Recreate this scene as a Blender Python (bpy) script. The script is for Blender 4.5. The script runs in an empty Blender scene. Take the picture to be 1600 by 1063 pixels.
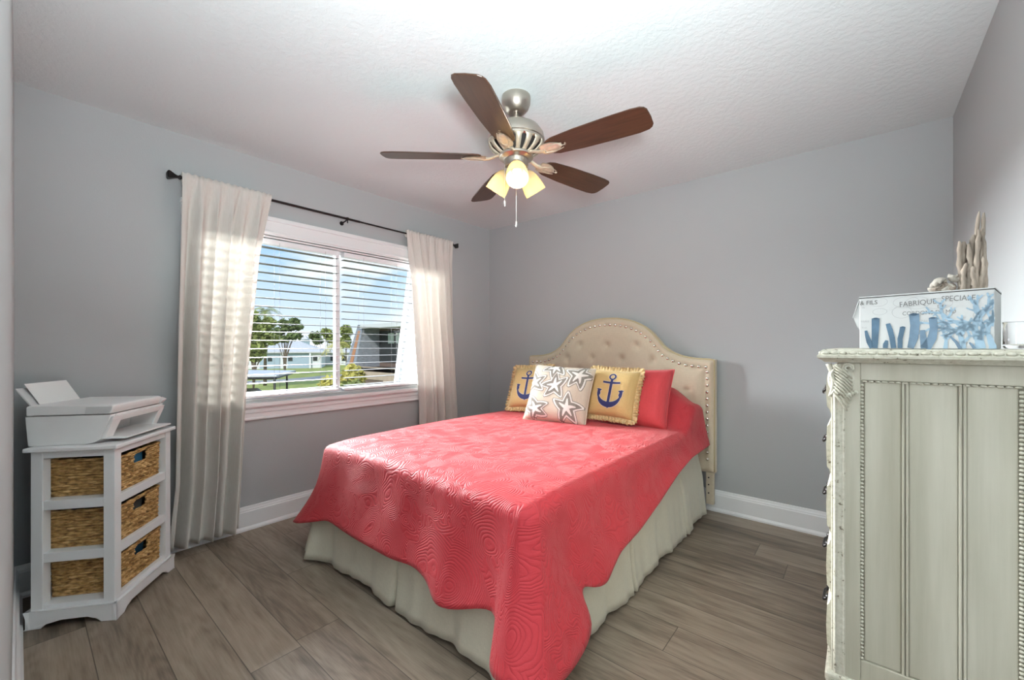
import bpy, bmesh, math, random
import numpy as np
from mathutils import Vector, Matrix, noise as mnoise

random.seed(7)
SC = bpy.context.scene
COL = SC.collection
PI = math.pi

# ------------------------------------------------------------------ camera
F_PX = 649.0
YAW = math.atan((1346 - 800) / F_PX)
CAM_Z = 1.194
cam_d = bpy.data.cameras.new('camera')
cam = bpy.data.objects.new('camera', cam_d)
COL.objects.link(cam)
cam.location = (0, 0, CAM_Z)
cam.rotation_euler = (PI / 2, 0, YAW)
cam_d.sensor_width = 36
cam_d.lens = F_PX * 36 / 1600
cam_d.shift_y = (541 - 531.5) / 1600
cam_d.clip_start = 0.02
cam_d.clip_end = 600
SC.camera = cam

# ------------------------------------------------------------------ view
SC.view_settings.view_transform = 'Standard'
SC.view_settings.look = 'None'
SC.view_settings.gamma = 1
SC.view_settings.use_curve_mapping = False
SC.view_settings.exposure = 0.48

# ------------------------------------------------------------------ world
wd = bpy.data.worlds.new('sky')
SC.world = wd
wd.use_nodes = True
nt = wd.node_tree
nt.nodes.clear()
def wn(t): return nt.nodes.new(t)
tc = wn('ShaderNodeTexCoord')
sep = wn('ShaderNodeSeparateXYZ'); nt.links.new(tc.outputs['Generated'], sep.inputs[0])
mp = wn('ShaderNodeMapping'); mp.inputs['Scale'].default_value = (1.0, 1.0, 2.6); mp.inputs['Location'].default_value = (0.35, 0.1, 0.05)
nt.links.new(tc.outputs['Generated'], mp.inputs[0])
cl = wn('ShaderNodeTexNoise'); cl.inputs['Scale'].default_value = 3.2; cl.inputs['Detail'].default_value = 6; cl.inputs['Roughness'].default_value = 0.55
nt.links.new(mp.outputs[0], cl.inputs['Vector'])
g = wn('ShaderNodeValToRGB')
g.color_ramp.elements[0].position = 0.0; g.color_ramp.elements[0].color = (0.72, 0.80, 0.88, 1)
g.color_ramp.elements[1].position = 0.32; g.color_ramp.elements[1].color = (0.15, 0.44, 0.86, 1)
nt.links.new(sep.outputs['Z'], g.inputs[0])
cr = wn('ShaderNodeValToRGB')
cr.color_ramp.elements[0].position = 0.46; cr.color_ramp.elements[0].color = (0, 0, 0, 1)
cr.color_ramp.elements[1].position = 0.60; cr.color_ramp.elements[1].color = (1, 1, 1, 1)
nt.links.new(cl.outputs['Fac'], cr.inputs[0])
mx = wn('ShaderNodeMixRGB'); mx.inputs['Color2'].default_value = (0.86, 0.88, 0.90, 1)
nt.links.new(cr.outputs[0], mx.inputs['Fac']); nt.links.new(g.outputs[0], mx.inputs['Color1'])
bg = wn('ShaderNodeBackground'); bg.inputs['Strength'].default_value = 0.98
nt.links.new(mx.outputs[0], bg.inputs['Color'])
wo = wn('ShaderNodeOutputWorld'); nt.links.new(bg.outputs[0], wo.inputs['Surface'])

# ------------------------------------------------------------------ lights
def lamp(name, kind, loc, energy, color=(1, 1, 1), target=None, **kw):
    d = bpy.data.lights.new(name, kind)
    d.energy = energy; d.color = color
    for k, v in kw.items(): setattr(d, k, v)
    o = bpy.data.objects.new(name, d); COL.objects.link(o)
    o.location = loc
    if target is not None:
        o.rotation_euler = (Vector(target) - Vector(loc)).to_track_quat('-Z', 'Y').to_euler()
    return o
lamp('sun', 'SUN', (8, -6, 20), 2.5, (1, 0.95, 0.86), target=(-10, 17, 0), angle=0.02)
lamp('window_daylight', 'AREA', (-6.4, 1.35, 2.5), 400, (0.95, 0.98, 1.0), target=(-1.0, 1.85, 1.25), shape='RECTANGLE', size=2.4, size_y=1.2, spread=math.radians(80))
lamp('doorway_fill', 'AREA', (-0.2, -0.5, 1.55), 11, (0.97, 0.99, 1.0), target=(-2.0, 2.2, 1.5), shape='RECTANGLE', size=0.7, size_y=1.5)  # added fill lamp, unseen in the doorway, brightens the room
lamp('bounced_flash', 'AREA', (0.12, 0.05, 1.38), 36, (0.90, 0.98, 1.0), target=(-0.42, 0.55, 2.44), shape='DISK', size=0.3, spread=math.radians(130))

# ------------------------------------------------------------------ helpers
def setp(o, label=None, cat=None, group=None, kind=None):
    if label: o['label'] = label
    if cat: o['category'] = cat
    if group: o['group'] = group
    if kind: o['kind'] = kind
    return o

def thing(name, label, cat, loc=(0, 0, 0), rot=(0, 0, 0), group=None):
    o = bpy.data.objects.new(name, None); COL.objects.link(o)
    o.empty_display_size = 0.05
    o.location = loc
    o.rotation_euler = rot if not isinstance(rot, (int, float)) else (0, 0, rot)
    return setp(o, label, cat, group)

def copy_tree(o, parent=None):
    c = o.copy(); COL.objects.link(c); c.parent = parent
    for ch in [x for x in bpy.data.objects if x.parent == o]:
        copy_tree(ch, c)
    return c

class MB:
    def __init__(s): s.v = []; s.f = []; s.uv = {}
    def add(s, vs, fs):
        n = len(s.v); s.v += [tuple(p) for p in vs]; s.f += [tuple(i + n for i in q) for q in fs]
    def box(s, a, b):
        x0, y0, z0 = a; x1, y1, z1 = b
        s.add([(x0,y0,z0),(x1,y0,z0),(x1,y1,z0),(x0,y1,z0),(x0,y0,z1),(x1,y0,z1),(x1,y1,z1),(x0,y1,z1)],
              [(3,2,1,0),(4,5,6,7),(0,1,5,4),(1,2,6,5),(2,3,7,6),(3,0,4,7)])
        return s
    def prism(s, pts, ax, c0, c1):
        """extrude a closed 2D outline; ax = axis of extrusion, remaining axes in xyz order"""
        n = len(pts)
        def mk(p, c):
            if ax == 'x': return (c, p[0], p[1])
            if ax == 'y': return (p[0], c, p[1])
            return (p[0], p[1], c)
        vs = [mk(p, c0) for p in pts] + [mk(p, c1) for p in pts]
        fs = [tuple(range(n)), tuple(range(2*n - 1, n - 1, -1))]
        for i in range(n):
            j = (i + 1) % n
            fs.append((i, i + n, j + n, j))
        s.add(vs, fs); return s
    def tube(s, path, r, seg=8, cap=True, squash=1.0):
        path = [Vector(p) for p in path]; n = len(path)
        rr = r if isinstance(r, (list, tuple)) else [r] * n
        base = len(s.v); prev = None
        for i, p in enumerate(path):
            t = (path[min(i + 1, n - 1)] - path[max(i - 1, 0)])
            if t.length < 1e-9: t = Vector((0, 0, 1))
            t.normalize()
            if prev is None:
                up = Vector((0, 0, 1)) if abs(t.z) < .9 else Vector((1, 0, 0))
                a = t.cross(up).normalized()
            else:
                a = (prev - t * prev.dot(t)).normalized()
            prev = a; b = t.cross(a)
            for k in range(seg):
                q = 2 * PI * k / seg
                s.v.append(tuple(p + a * (rr[i] * math.cos(q)) + b * (rr[i] * squash * math.sin(q))))
        for i in range(n - 1):
            for k in range(seg):
                k2 = (k + 1) % seg
                s.f.append((base + i*seg + k, base + i*seg + k2, base + (i+1)*seg + k2, base + (i+1)*seg + k))
        if cap:
            s.f.append(tuple(base + k for k in range(seg - 1, -1, -1)))
            s.f.append(tuple(base + (n-1)*seg + k for k in range(seg)))
        return s
    def lathe(s, prof, seg=32, M=None, closed=False):
        base = len(s.v); n = len(prof)
        for (r, z) in prof:
            for k in range(seg):
                q = 2 * PI * k / seg
                p = Vector((r * math.cos(q), r * math.sin(q), z))
                if M is not None: p = M @ p
                s.v.append(tuple(p))
        for i in range(n - 1):
            for k in range(seg):
                k2 = (k + 1) % seg
                s.f.append((base + i*seg + k, base + i*seg + k2, base + (i+1)*seg + k2, base + (i+1)*seg + k))
        if not closed:
            if prof[0][0] > 1e-6: s.f.append(tuple(base + k for k in range(seg - 1, -1, -1)))
            if prof[-1][0] > 1e-6: s.f.append(tuple(base + (n-1)*seg + k for k in range(seg)))
        return s
    def grid(s, fn, nu, nv, flip=False):
        base = len(s.v)
        for j in range(nv + 1):
            for i in range(nu + 1):
                s.v.append(tuple(fn(i / nu, j / nv)))
        for j in range(nv):
            for i in range(nu):
                a = base + j*(nu+1) + i
                q = (a, a + 1, a + nu + 2, a + nu + 1)
                s.f.append(q[::-1] if flip else q)
        return s
    def ball(s, c, r, seg=12, ring=8, sc=(1, 1, 1)):
        prof = []
        base = len(s.v)
        for j in range(ring + 1):
            th = PI * j / ring
            for k in range(seg):
                q = 2 * PI * k / seg
                s.v.append((c[0] + r*sc[0]*math.sin(th)*math.cos(q), c[1] + r*sc[1]*math.sin(th)*math.sin(q), c[2] - r*sc[2]*math.cos(th)))
        for j in range(ring):
            for k in range(seg):
                k2 = (k+1) % seg
                s.f.append((base+j*seg+k, base+j*seg+k2, base+(j+1)*seg+k2, base+(j+1)*seg+k))
        return s
    def ribbon(s, pts, w, fn):
        """flat ribbon in 2D (pts, half widths) lifted by fn(x,y)->xyz"""
        n = len(pts); ww = w if isinstance(w, (list, tuple)) else [w]*n
        base = len(s.v)
        for i, p in enumerate(pts):
            a = pts[max(i-1, 0)]; b = pts[min(i+1, n-1)]
            dx, dy = b[0]-a[0], b[1]-a[1]; L = math.hypot(dx, dy) or 1
            nx, ny = -dy/L, dx/L
            for k in (-1, 0, 1):
                s.v.append(tuple(fn(p[0]+nx*ww[i]*k, p[1]+ny*ww[i]*k)))
        for i in range(n-1):
            for k in (0, 1):
                a = base+i*3+k
                s.f.append((a, a+3, a+4, a+1))
        return s
    def build(s, name, m, parent=None, smooth=False, bevel=0, seg=2, solid=0, subsurf=0, loc=None, uv=None):
        me = bpy.data.meshes.new(name)
        me.from_pydata(s.v, [], s.f); me.update()
        bm = bmesh.new(); bm.from_mesh(me)
        bmesh.ops.remove_doubles(bm, verts=bm.verts, dist=1e-6) if uv is None else None
        bmesh.ops.recalc_face_normals(bm, faces=bm.faces)
        bm.to_mesh(me); bm.free()
        if uv is not None:
            lay = me.uv_layers.new(name='UVMap')
            for lp in me.loops: lay.data[lp.index].uv = uv[lp.vertex_index]
        me.materials.append(m)
        if smooth:
            me.shade_smooth()
            if smooth is not True: me.set_sharp_from_angle(angle=math.radians(smooth))
        o = bpy.data.objects.new(name, me); COL.objects.link(o)
        if parent is not None: o.parent = parent
        if loc is not None: o.location = loc
        if solid:
            md = o.modifiers.new('solid', 'SOLIDIFY'); md.thickness = solid; md.offset = 0
        if subsurf:
            md = o.modifiers.new('sub', 'SUBSURF'); md.levels = subsurf; md.render_levels = subsurf
        if bevel:
            md = o.modifiers.new('bevel', 'BEVEL'); md.width = bevel; md.segments = seg; md.limit_method = 'ANGLE'; md.angle_limit = math.radians(35)
            md.harden_normals = False
        return o

def arc(cx, cy, r, a0, a1, n):
    return [(cx + r*math.cos(math.radians(a0+(a1-a0)*i/n)), cy + r*math.sin(math.radians(a0+(a1-a0)*i/n))) for i in range(n+1)]

# ------------------------------------------------------------------ materials
class NB:
    """small node builder"""
    def __init__(s, name):
        s.m = bpy.data.materials.new(name); s.m.use_nodes = True
        s.t = s.m.node_tree; s.b = s.t.nodes['Principled BSDF']; s.out = s.t.nodes['Material Output']
    def n(s, t, **kw):
        x = s.t.nodes.new(t)
        for k, v in kw.items():
            if k.startswith('i_'): x.inputs[k[2:].replace('_', ' ')].default_value = v
            else: setattr(x, k, v)
        return x
    def l(s, a, b): s.t.links.new(a, b)
    def math(s, op, a, b=None):
        x = s.t.nodes.new('ShaderNodeMath'); x.operation = op
        for i, q in enumerate((a, b)):
            if q is None: continue
            if isinstance(q, (int, float)): x.inputs[i].default_value = q
            else: s.l(q, x.inputs[i])
        return x.outputs[0]
    def coords(s, kind='Object', scale=(1, 1, 1), rot=(0, 0, 0)):
        c = s.n('ShaderNodeTexCoord'); m = s.n('ShaderNodeMapping')
        m.inputs['Scale'].default_value = scale; m.inputs['Rotation'].default_value = rot
        s.l(c.outputs[kind], m.inputs[0]); return m.outputs[0]
    def ramp(s, fac, stops):
        r = s.n('ShaderNodeValToRGB'); e = r.color_ramp.elements
        while len(e) < len(stops): e.new(0.5)
        for q, (p, c) in zip(e, stops): q.position = p; q.color = (*c, 1)
        s.l(fac, r.inputs[0]); return r.outputs[0]
    def noise(s, vec, scale, detail=3, rough=.5):
        x = s.n('ShaderNodeTexNoise'); x.inputs['Scale'].default_value = scale; x.inputs['Detail'].default_value = detail; x.inputs['Roughness'].default_value = rough
        s.l(vec, x.inputs['Vector']); return x.outputs['Fac']
    def bump(s, h, strength=.2, dist=.01):
        x = s.n('ShaderNodeBump'); x.inputs['Strength'].default_value = strength; x.inputs['Distance'].default_value = dist
        s.l(h, x.inputs['Height']); s.l(x.outputs[0], s.b.inputs['Normal']); return x

def mat(name, col, rough=.5, metal=0, var=0, vscale=8, stretch=(1, 1, 1), bump=0, bscale=60, bdist=.003, bstretch=(1, 1, 1), spec=.5, sheen=0, coat=0):
    q = NB(name); b = q.b
    b.inputs['Base Color'].default_value = (*col, 1); b.inputs['Roughness'].default_value = rough; b.inputs['Metallic'].default_value = metal
    b.inputs['Specular IOR Level'].default_value = spec
    if sheen: b.inputs['Sheen Weight'].default_value = sheen; b.inputs['Sheen Roughness'].default_value = .5
    if coat: b.inputs['Coat Weight'].default_value = coat; b.inputs['Coat Roughness'].default_value = .2
    if var:
        f = q.noise(q.coords('Object', stretch), vscale, 4)
        lo = tuple(c*(1-var) for c in col); hi = tuple(min(1, c*(1+var)) for c in col)
        q.l(q.ramp(f, [(.3, lo), (.7, hi)]), b.inputs['Base Color'])
    if bump:
        q.bump(q.noise(q.coords('Object', bstretch), bscale, 3), bump, bdist)
    return q.m

def wood_floor():
    q = NB('plank_floor')
    c = q.n('ShaderNodeTexCoord'); sp = q.n('ShaderNodeSeparateXYZ'); q.l(c.outputs['Object'], sp.inputs[0])
    W, L = .180, 1.22
    yy = q.math('DIVIDE', q.math('ADD', sp.outputs['Y'], 10*W - .905 % W), W)
    row = q.math('FLOOR', yy); fy = q.math('FRACT', yy)
    wn1 = q.n('ShaderNodeTexWhiteNoise', noise_dimensions='1D'); q.l(row, wn1.inputs['W'])
    xx = q.math('DIVIDE', q.math('ADD', sp.outputs['X'], q.math('MULTIPLY', wn1.outputs['Value'], L*3)), L)
    pl = q.math('FLOOR', xx); fx = q.math('FRACT', xx)
    cv = q.n('ShaderNodeCombineXYZ'); q.l(row, cv.inputs[0]); q.l(pl, cv.inputs[1])
    wn2 = q.n('ShaderNodeTexWhiteNoise', noise_dimensions='2D'); q.l(cv.outputs[0], wn2.inputs['Vector'])
    # grain
    off = q.n('ShaderNodeCombineXYZ')
    q.l(q.math('MULTIPLY', sp.outputs['X'], 1.0), off.inputs[0])
    q.l(q.math('MULTIPLY', sp.outputs['Y'], 7.0), off.inputs[1])
    q.l(q.math('MULTIPLY', wn2.outputs['Value'], 40.0), off.inputs[2])
    n1 = q.noise(off.outputs[0], 2.2, 6, .62)
    off2 = q.n('ShaderNodeCombineXYZ')
    q.l(q.math('MULTIPLY', sp.outputs['X'], 5.0), off2.inputs[0])
    q.l(q.math('MULTIPLY', sp.outputs['Y'], 110.0), off2.inputs[1])
    q.l(q.math('MULTIPLY', wn2.outputs['Value'], 17.0), off2.inputs[2])
    n2 = q.noise(off2.outputs[0], 1.5, 4, .6)
    # cathedral rings
    off3 = q.n('ShaderNodeCombineXYZ')
    q.l(q.math('MULTIPLY', sp.outputs['X'], .55), off3.inputs[0])
    q.l(q.math('MULTIPLY', sp.outputs['Y'], 3.6), off3.inputs[1])
    q.l(q.math('MULTIPLY', wn2.outputs['Value'], 60.0), off3.inputs[2])
    n3 = q.noise(off3.outputs[0], 1.7, 2, .4)
    rings = q.math('SINE', q.math('MULTIPLY', n3, 95.0))
    t = q.math('ADD', q.math('MULTIPLY', n1, .75), q.math('ADD', q.math('MULTIPLY', n2, .30), q.math('MULTIPLY', rings, .035)))
    t = q.math('ADD', t, q.math('MULTIPLY', q.math('SUBTRACT', wn2.outputs['Value'], .5), .22))
    colr = q.ramp(t, [(.28, (.085, .064, .047)), (.46, (.182, .142, .106)), (.60, (.270, .216, .164)), (.78, (.35, .285, .220))])
    gy = q.math('MINIMUM', fy, q.math('SUBTRACT', 1.0, fy)); gx = q.math('MINIMUM', fx, q.math('SUBTRACT', 1.0, fx))
    gap = q.math('MAXIMUM', q.math('LESS_THAN', gy, .009), q.math('LESS_THAN', gx, .0014))
    mix = q.n('ShaderNodeMixRGB'); mix.inputs['Color2'].default_value = (.06, .045, .035, 1)
    q.l(q.math('MULTIPLY', gap, .8), mix.inputs['Fac']); q.l(colr, mix.inputs['Color1'])
    q.l(mix.outputs[0], q.b.inputs['Base Color'])
    q.b.inputs['Roughness'].default_value = .42
    h = q.math('SUBTRACT', q.math('MULTIPLY', n2, .3), gap)
    q.bump(h, .25, .003)
    return q.m

def quilt_mat():
    q = NB('coral_quilt'); b = q.b
    uv = q.coords('UV')
    n = q.noise(uv, 4.3, 1.2, .4)
    n2 = q.noise(uv, 9.0, 1.0, .4)
    v = q.n('ShaderNodeTexVoronoi'); v.inputs['Scale'].default_value = 5.5; q.l(uv, v.inputs['Vector'])
    a = q.math('ABSOLUTE', q.math('SINE', q.math('ADD', q.math('MULTIPLY', n, 110.0), q.math('MULTIPLY', v.outputs['Distance'], 52.0))))
    a = q.math('POWER', a, .5)
    c2 = q.math('ABSOLUTE', q.math('SINE', q.math('MULTIPLY', n2, 85.0)))
    c2 = q.math('POWER', c2, .5)
    sel = q.math('GREATER_THAN', q.noise(uv, 3.1, 0, .3), .53)
    mix = q.n('ShaderNodeMix'); q.l(sel, mix.inputs[0]); q.l(a, mix.inputs[2]); q.l(c2, mix.inputs[3])
    fine = q.noise(uv, 160, 2)
    h = q.math('ADD', mix.outputs[0], q.math('MULTIPLY', fine, .45))
    h = q.math('ADD', h, q.math('MULTIPLY', q.noise(uv, 26, 3), .8))
    q.bump(h, .55, .0042)
    col = q.ramp(mix.outputs[0], [(.0, (.45, .028, .042)), (.5, (.58, .043, .057))])
    q.l(col, b.inputs['Base Color'])
    b.inputs['Roughness'].default_value = .62
    b.inputs['Specular IOR Level'].default_value = .35
    b.inputs['Sheen Weight'].default_value = .22; b.inputs['Sheen Roughness'].default_value = .4
    b.inputs['Sheen Tint'].default_value = (1, .72, .68, 1)
    return q.m

def curtain_mat():
    q = NB('curtain_linen')
    d = q.n('ShaderNodeBsdfDiffuse'); t = q.n('ShaderNodeBsdfTranslucent'); m = q.n('ShaderNodeMixShader')
    f = q.noise(q.coords('Object', (120, 120, 4)), 3.0, 3)
    c = q.ramp(f, [(.3, (.74, .70, .645)), (.7, (.84, .81, .77))])
    q.l(c, d.inputs['Color']); t.inputs['Color'].default_value = (.88, .86, .82, 1)
    m.inputs[0].default_value = .24
    q.l(d.outputs[0], m.inputs[1]); q.l(t.outputs[0], m.inputs[2]); q.l(m.outputs[0], q.out.inputs['Surface'])
    return q.m

def shade_mat():
    q = NB('frosted_amber_glass')
    d = q.n('ShaderNodeBsdfDiffuse'); t = q.n('ShaderNodeBsdfTranslucent'); m = q.n('ShaderNodeMixShader')
    d.inputs['Color'].default_value = (.50, .43, .30, 1); t.inputs['Color'].default_value = (.50, .42, .27, 1)
    m.inputs[0].default_value = .5
    q.l(d.outputs[0], m.inputs[1]); q.l(t.outputs[0], m.inputs[2]); q.l(m.outputs[0], q.out.inputs['Surface'])
    return q.m

def emit_mat(name, col, s):
    q = NB(name); e = q.n('ShaderNodeEmission'); e.inputs[0].default_value = (*col, 1); e.inputs[1].default_value = s
    q.l(e.outputs[0], q.out.inputs['Surface']); return q.m

def glass_mat(name, tint=(1, 1, 1), rough=0.0):
    q = NB(name); b = q.b
    b.inputs['Base Color'].default_value = (*tint, 1); b.inputs['Transmission Weight'].default_value = 1; b.inputs['Roughness'].default_value = rough; b.inputs['IOR'].default_value = 1.45
    return q.m

def pane_mat():
    q = NB('window_glass')
    t = q.n('ShaderNodeBsdfTransparent'); gl = q.n('ShaderNodeBsdfGlossy'); gl.inputs['Roughness'].default_value = .2
    m = q.n('ShaderNodeMixShader'); m.inputs[0].default_value = .012
    t.inputs[0].default_value = (.97, .98, .98, 1)
    q.l(t.outputs[0], m.inputs[1]); q.l(gl.outputs[0], m.inputs[2]); q.l(m.outputs[0], q.out.inputs['Surface'])
    return q.m

def ceiling_mat():
    q = NB('knockdown_ceiling'); b = q.b
    b.inputs['Base Color'].default_value = (.70, .76, .77, 1); b.inputs['Roughness'].default_value = .8
    c = q.coords('Object')
    a = q.ramp(q.noise(c, 34, 4, .6), [(.44, (0, 0, 0)), (.56, (1, 1, 1))])
    q.bump(a, .22, .003)
    return q.m

def dresser_mat():
    q = NB('glazed_sage_paint'); b = q.b
    f = q.noise(q.coords('Object', (14, 14, .8)), 1.6, 5, .6)
    f2 = q.noise(q.coords('Object', (1, 1, .5)), 3, 2)
    s = q.math('ADD', q.math('MULTIPLY', f, .6), q.math('MULTIPLY', f2, .4))
    q.l(q.ramp(s, [(.36, (.39, .365, .28)), (.52, (.47, .45, .36)), (.66, (.55, .525, .435))]), b.inputs['Base Color'])
    b.inputs['Roughness'].default_value = .45
    q.bump(f, .08, .003)
    return q.m

def worn_mat():
    q = NB('distressed_cream_paint'); b = q.b
    f = q.noise(q.coords('Object', (1, 1, 1)), 95, 3, .6)
    q.l(q.ramp(f, [(.31, (.14, .115, .08)), (.37, (.46, .44, .35)), (.7, (.58, .56, .47))]), b.inputs['Base Color'])
    b.inputs['Roughness'].default_value = .5
    return q.m

def basket_mat():
    q = NB('woven_hyacinth'); b = q.b
    f = q.noise(q.coords('Object', (9, 9, 75)), 2.2, 4, .6)
    f2 = q.noise(q.coords('Object', (1, 1, 1)), 40, 2)
    s = q.math('ADD', q.math('MULTIPLY', f, .7), q.math('MULTIPLY', f2, .3))
    q.l(q.ramp(s, [(.38, (.15, .07, .018)), (.50, (.48, .28, .09)), (.62, (.78, .53, .25))]), b.inputs['Base Color'])
    b.inputs['Roughness'].default_value = .6
    return q.m

def blade_mat():
    q = NB('walnut_blade'); b = q.b
    f = q.noise(q.coords('Object', (2, 26, 26)), 3, 4, .6)
    q.l(q.ramp(f, [(.3, (.040, .019, .011)), (.7, (.078, .036, .020))]), b.inputs['Base Color'])
    b.inputs['Roughness'].default_value = .34
    return q.m

def fabric(name, col, sc=420, strength=.3, rough=.8, sheen=.2, var=.06):
    q = NB(name); b = q.b
    c = q.coords('Object')
    w1 = q.noise(q.coords('Object', (1, 1, .06)), sc, 1); w2 = q.noise(q.coords('Object', (.06, 1, 1)), sc, 1)
    h = q.math('ADD', w1, w2)
    q.bump(h, strength, .0015)
    lo = tuple(x*(1-var) for x in col); hi = tuple(min(1, x*(1+var)) for x in col)
    q.l(q.ramp(q.math('MULTIPLY', h, .5), [(.35, lo), (.65, hi)]), b.inputs['Base Color'])
    b.inputs['Roughness'].default_value = rough; b.inputs['Sheen Weight'].default_value = sheen
    return q.m

M = {}
M['wall'] = mat('grey_wall_paint', (.440, .458, .466), .6, bump=.12, bscale=140, bdist=.003)
M['ceil'] = ceiling_mat()
M['trim'] = mat('white_trim', (.80, .81, .82), .32)
M['vinyl'] = mat('white_vinyl', (.84, .85, .86), .35)
M['floor'] = wood_floor()
M['quilt'] = quilt_mat()
M['coral'] = fabric('coral_cotton', (.62, .058, .068), 300)
M['skirt'] = fabric('cream_cotton', (.60, .565, .455), 500, .12)
M['linen'] = fabric('beige_linen', (.62, .53, .395), 420, .25)
M['piping'] = fabric('gold_beige_piping', (.56, .47, .28), 300, .3)
M['burlap'] = fabric('burlap', (.62, .44, .18), 260, .6)
M['fringe'] = mat('jute_fringe', (.66, .50, .26), .8, var=.25, vscale=60)
M['navy'] = mat('navy_print', (.022, .030, .135), .7)
M['print_white'] = mat('pale_print_edge', (.70, .62, .48), .7)
M['star_base'] = fabric('sand_linen', (.66, .585, .47), 380, .35)
M['star_grey'] = mat('grey_stitching', (.27, .255, .22), .8, var=.2, vscale=90)
M['star_white'] = mat('white_stitching', (.86, .84, .79), .8, var=.05, vscale=90)
M['curtain'] = curtain_mat()
M['rod'] = mat('oil_rubbed_bronze', (.022, .020, .020), .38, .6)
M['nickel'] = mat('brushed_nickel', (.52, .47, .41), .33, 1.0)
M['bracket'] = mat('pewter_bracket', (.60, .53, .42), .45, .55, var=.15, vscale=50)
M['dark'] = mat('dark_gap', (.02, .017, .015), .8)
M['blade'] = blade_mat()
M['shade'] = shade_mat()
M['bulb'] = emit_mat('lit_bulb', (1, .88, .66), 2.5)
M['chain'] = mat('pull_chain', (.75, .74, .72), .3, .8)
M['white_paint'] = mat('white_cabinet_paint', (.84, .85, .86), .4)
M['basket'] = basket_mat()
M['liner_blue'] = mat('blue_cloth', (.02, .13, .24), .7)
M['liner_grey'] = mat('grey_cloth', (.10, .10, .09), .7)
M['plastic'] = mat('white_plastic', (.86, .86, .855), .38)
M['plastic2'] = mat('light_grey_plastic', (.66, .66, .66), .4)
M['black'] = mat('black_plastic', (.012, .012, .013), .5)
M['paper'] = mat('white_paper', (.85, .85, .84), .7)
M['dresser'] = dresser_mat()
M['worn'] = worn_mat()
M['nail'] = mat('antique_nickel_nail', (.74, .69, .61), .25, 1.0)
M['box_white'] = mat('box_paper', (.50, .51, .505), .55, var=.04, vscale=10)
M['ink'] = mat('grey_ink', (.16, .16, .155), .7)
M['ink_light'] = mat('pale_ink', (.36, .365, .37), .7)
M['coral_dark'] = mat('slate_blue_print', (.065, .125, .19), .6, var=.3, vscale=25)
M['coral_mid'] = mat('mid_blue_print', (.13, .205, .285), .6, var=.25, vscale=25)
M['coral_pale'] = mat('pale_blue_print', (.27, .385, .48), .6, var=.15, vscale=25)
M['driftwood'] = mat('driftwood', (.31, .255, .205), .8, var=.4, vscale=16, stretch=(3, 3, .6), bump=.4, bscale=60, bdist=.004)
M['shell'] = mat('bleached_shell', (.46, .42, .36), .6, var=.4, vscale=30, bump=.4, bscale=70, bdist=.004)
M['glass'] = glass_mat('clear_glass')
M['pane'] = pane_mat()
M['slat'] = mat('slat_backlit_shade', (.17, .175, .18), .5)  # white slats coloured dark grey: backlit shade put into the base colour
M['steel'] = mat('dark_steel', (.03, .03, .032), .5, .3)

# ------------------------------------------------------------------ room shell
WX, EX = -3.06, 0.38          # window wall, right wall
SY, NY = -0.013, 3.26         # left (door) wall, headboard wall
H = 2.44
GZ = -2.8                     # ground outside
WY0, WY1, WZ0, WZ1 = 0.68, 2.53, 0.84, 1.94   # window opening

def struct(mb, name, m, label=None, **kw):
    return setp(mb.build(name, m, **kw), label, None, None, 'structure')

struct(MB().box((WX-.12, -1.3, -.1), (EX+.12, NY+.12, 0)), 'floor', M['floor'], 'grey brown wood plank floor')
struct(MB().box((WX-.12, -1.3, H), (EX+.12, NY+.12, H+.12)), 'ceiling', M['ceil'], 'white knockdown textured ceiling')
w = MB()
w.box((WX-.12, SY-.1, 0), (WX, WY0, H)); w.box((WX-.12, WY1, 0), (WX, NY+.1, H))
w.box((WX-.12, WY0, 0), (WX, WY1, WZ0)); w.box((WX-.12, WY0, WZ1), (WX, WY1, H))
struct(w, 'wall_window', M['wall'], 'grey wall with the window')
struct(MB().box((WX, NY, 0), (EX, NY+.12, H)), 'wall_back', M['wall'], 'grey wall behind the headboard')
struct(MB().box((EX, -1.3, 0), (EX+.12, NY+.12, H)), 'wall_right', M['wall'], 'grey wall beside the dresser')
w = MB(); w.box((WX, SY-.12, 0), (-.62, SY, H)); w.box((-.62, SY-.12, 2.06), (EX, SY, H))
struct(w, 'wall_left', M['wall'], 'grey wall seen edge-on at far left')

struct(MB().box((-1.3, -1.42, 0), (EX+.12, -1.3, H)), 'wall_hall', M['wall'], 'grey hallway wall behind the doorway')
struct(MB().box((-1.42, -1.42, 0), (-1.3, SY-.12, H)), 'wall_hall_side', M['wall'], 'grey hallway side wall')

def baseboard(name, p0, p1, inward):
    """profiled skirting from p0 to p1 (xy); inward = unit normal into the room"""
    prof = [(0, 0), (.026, 0), (.026, .012), (.020, .022), (.016, .026), (.016, .118), (.013, .124), (.013, .130), (.009, .138), (.006, .150), (0, .152)]
    m = MB(); n = len(prof)
    for p in (p0, p1):
        for d, z in prof: m.v.append((p[0]+inward[0]*d, p[1]+inward[1]*d, z))
    for i in range(n-1): m.f.append((i, i+1, i+1+n, i+n))
    m.f.append(tuple(range(n))); m.f.append(tuple(range(n, 2*n)))
    struct(m, name, M['trim'], 'white moulded baseboard along the ' + name.split('_')[1] + ' wall')
baseboard('baseboard_window', (WX, SY), (WX, NY), (1, 0))
baseboard('baseboard_back', (WX, NY), (EX, NY), (0, -1))
baseboard('baseboard_right', (EX, SY), (EX, NY), (-1, 0))
baseboard('baseboard_left', (WX, SY), (-.70, SY), (0, 1))

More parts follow.
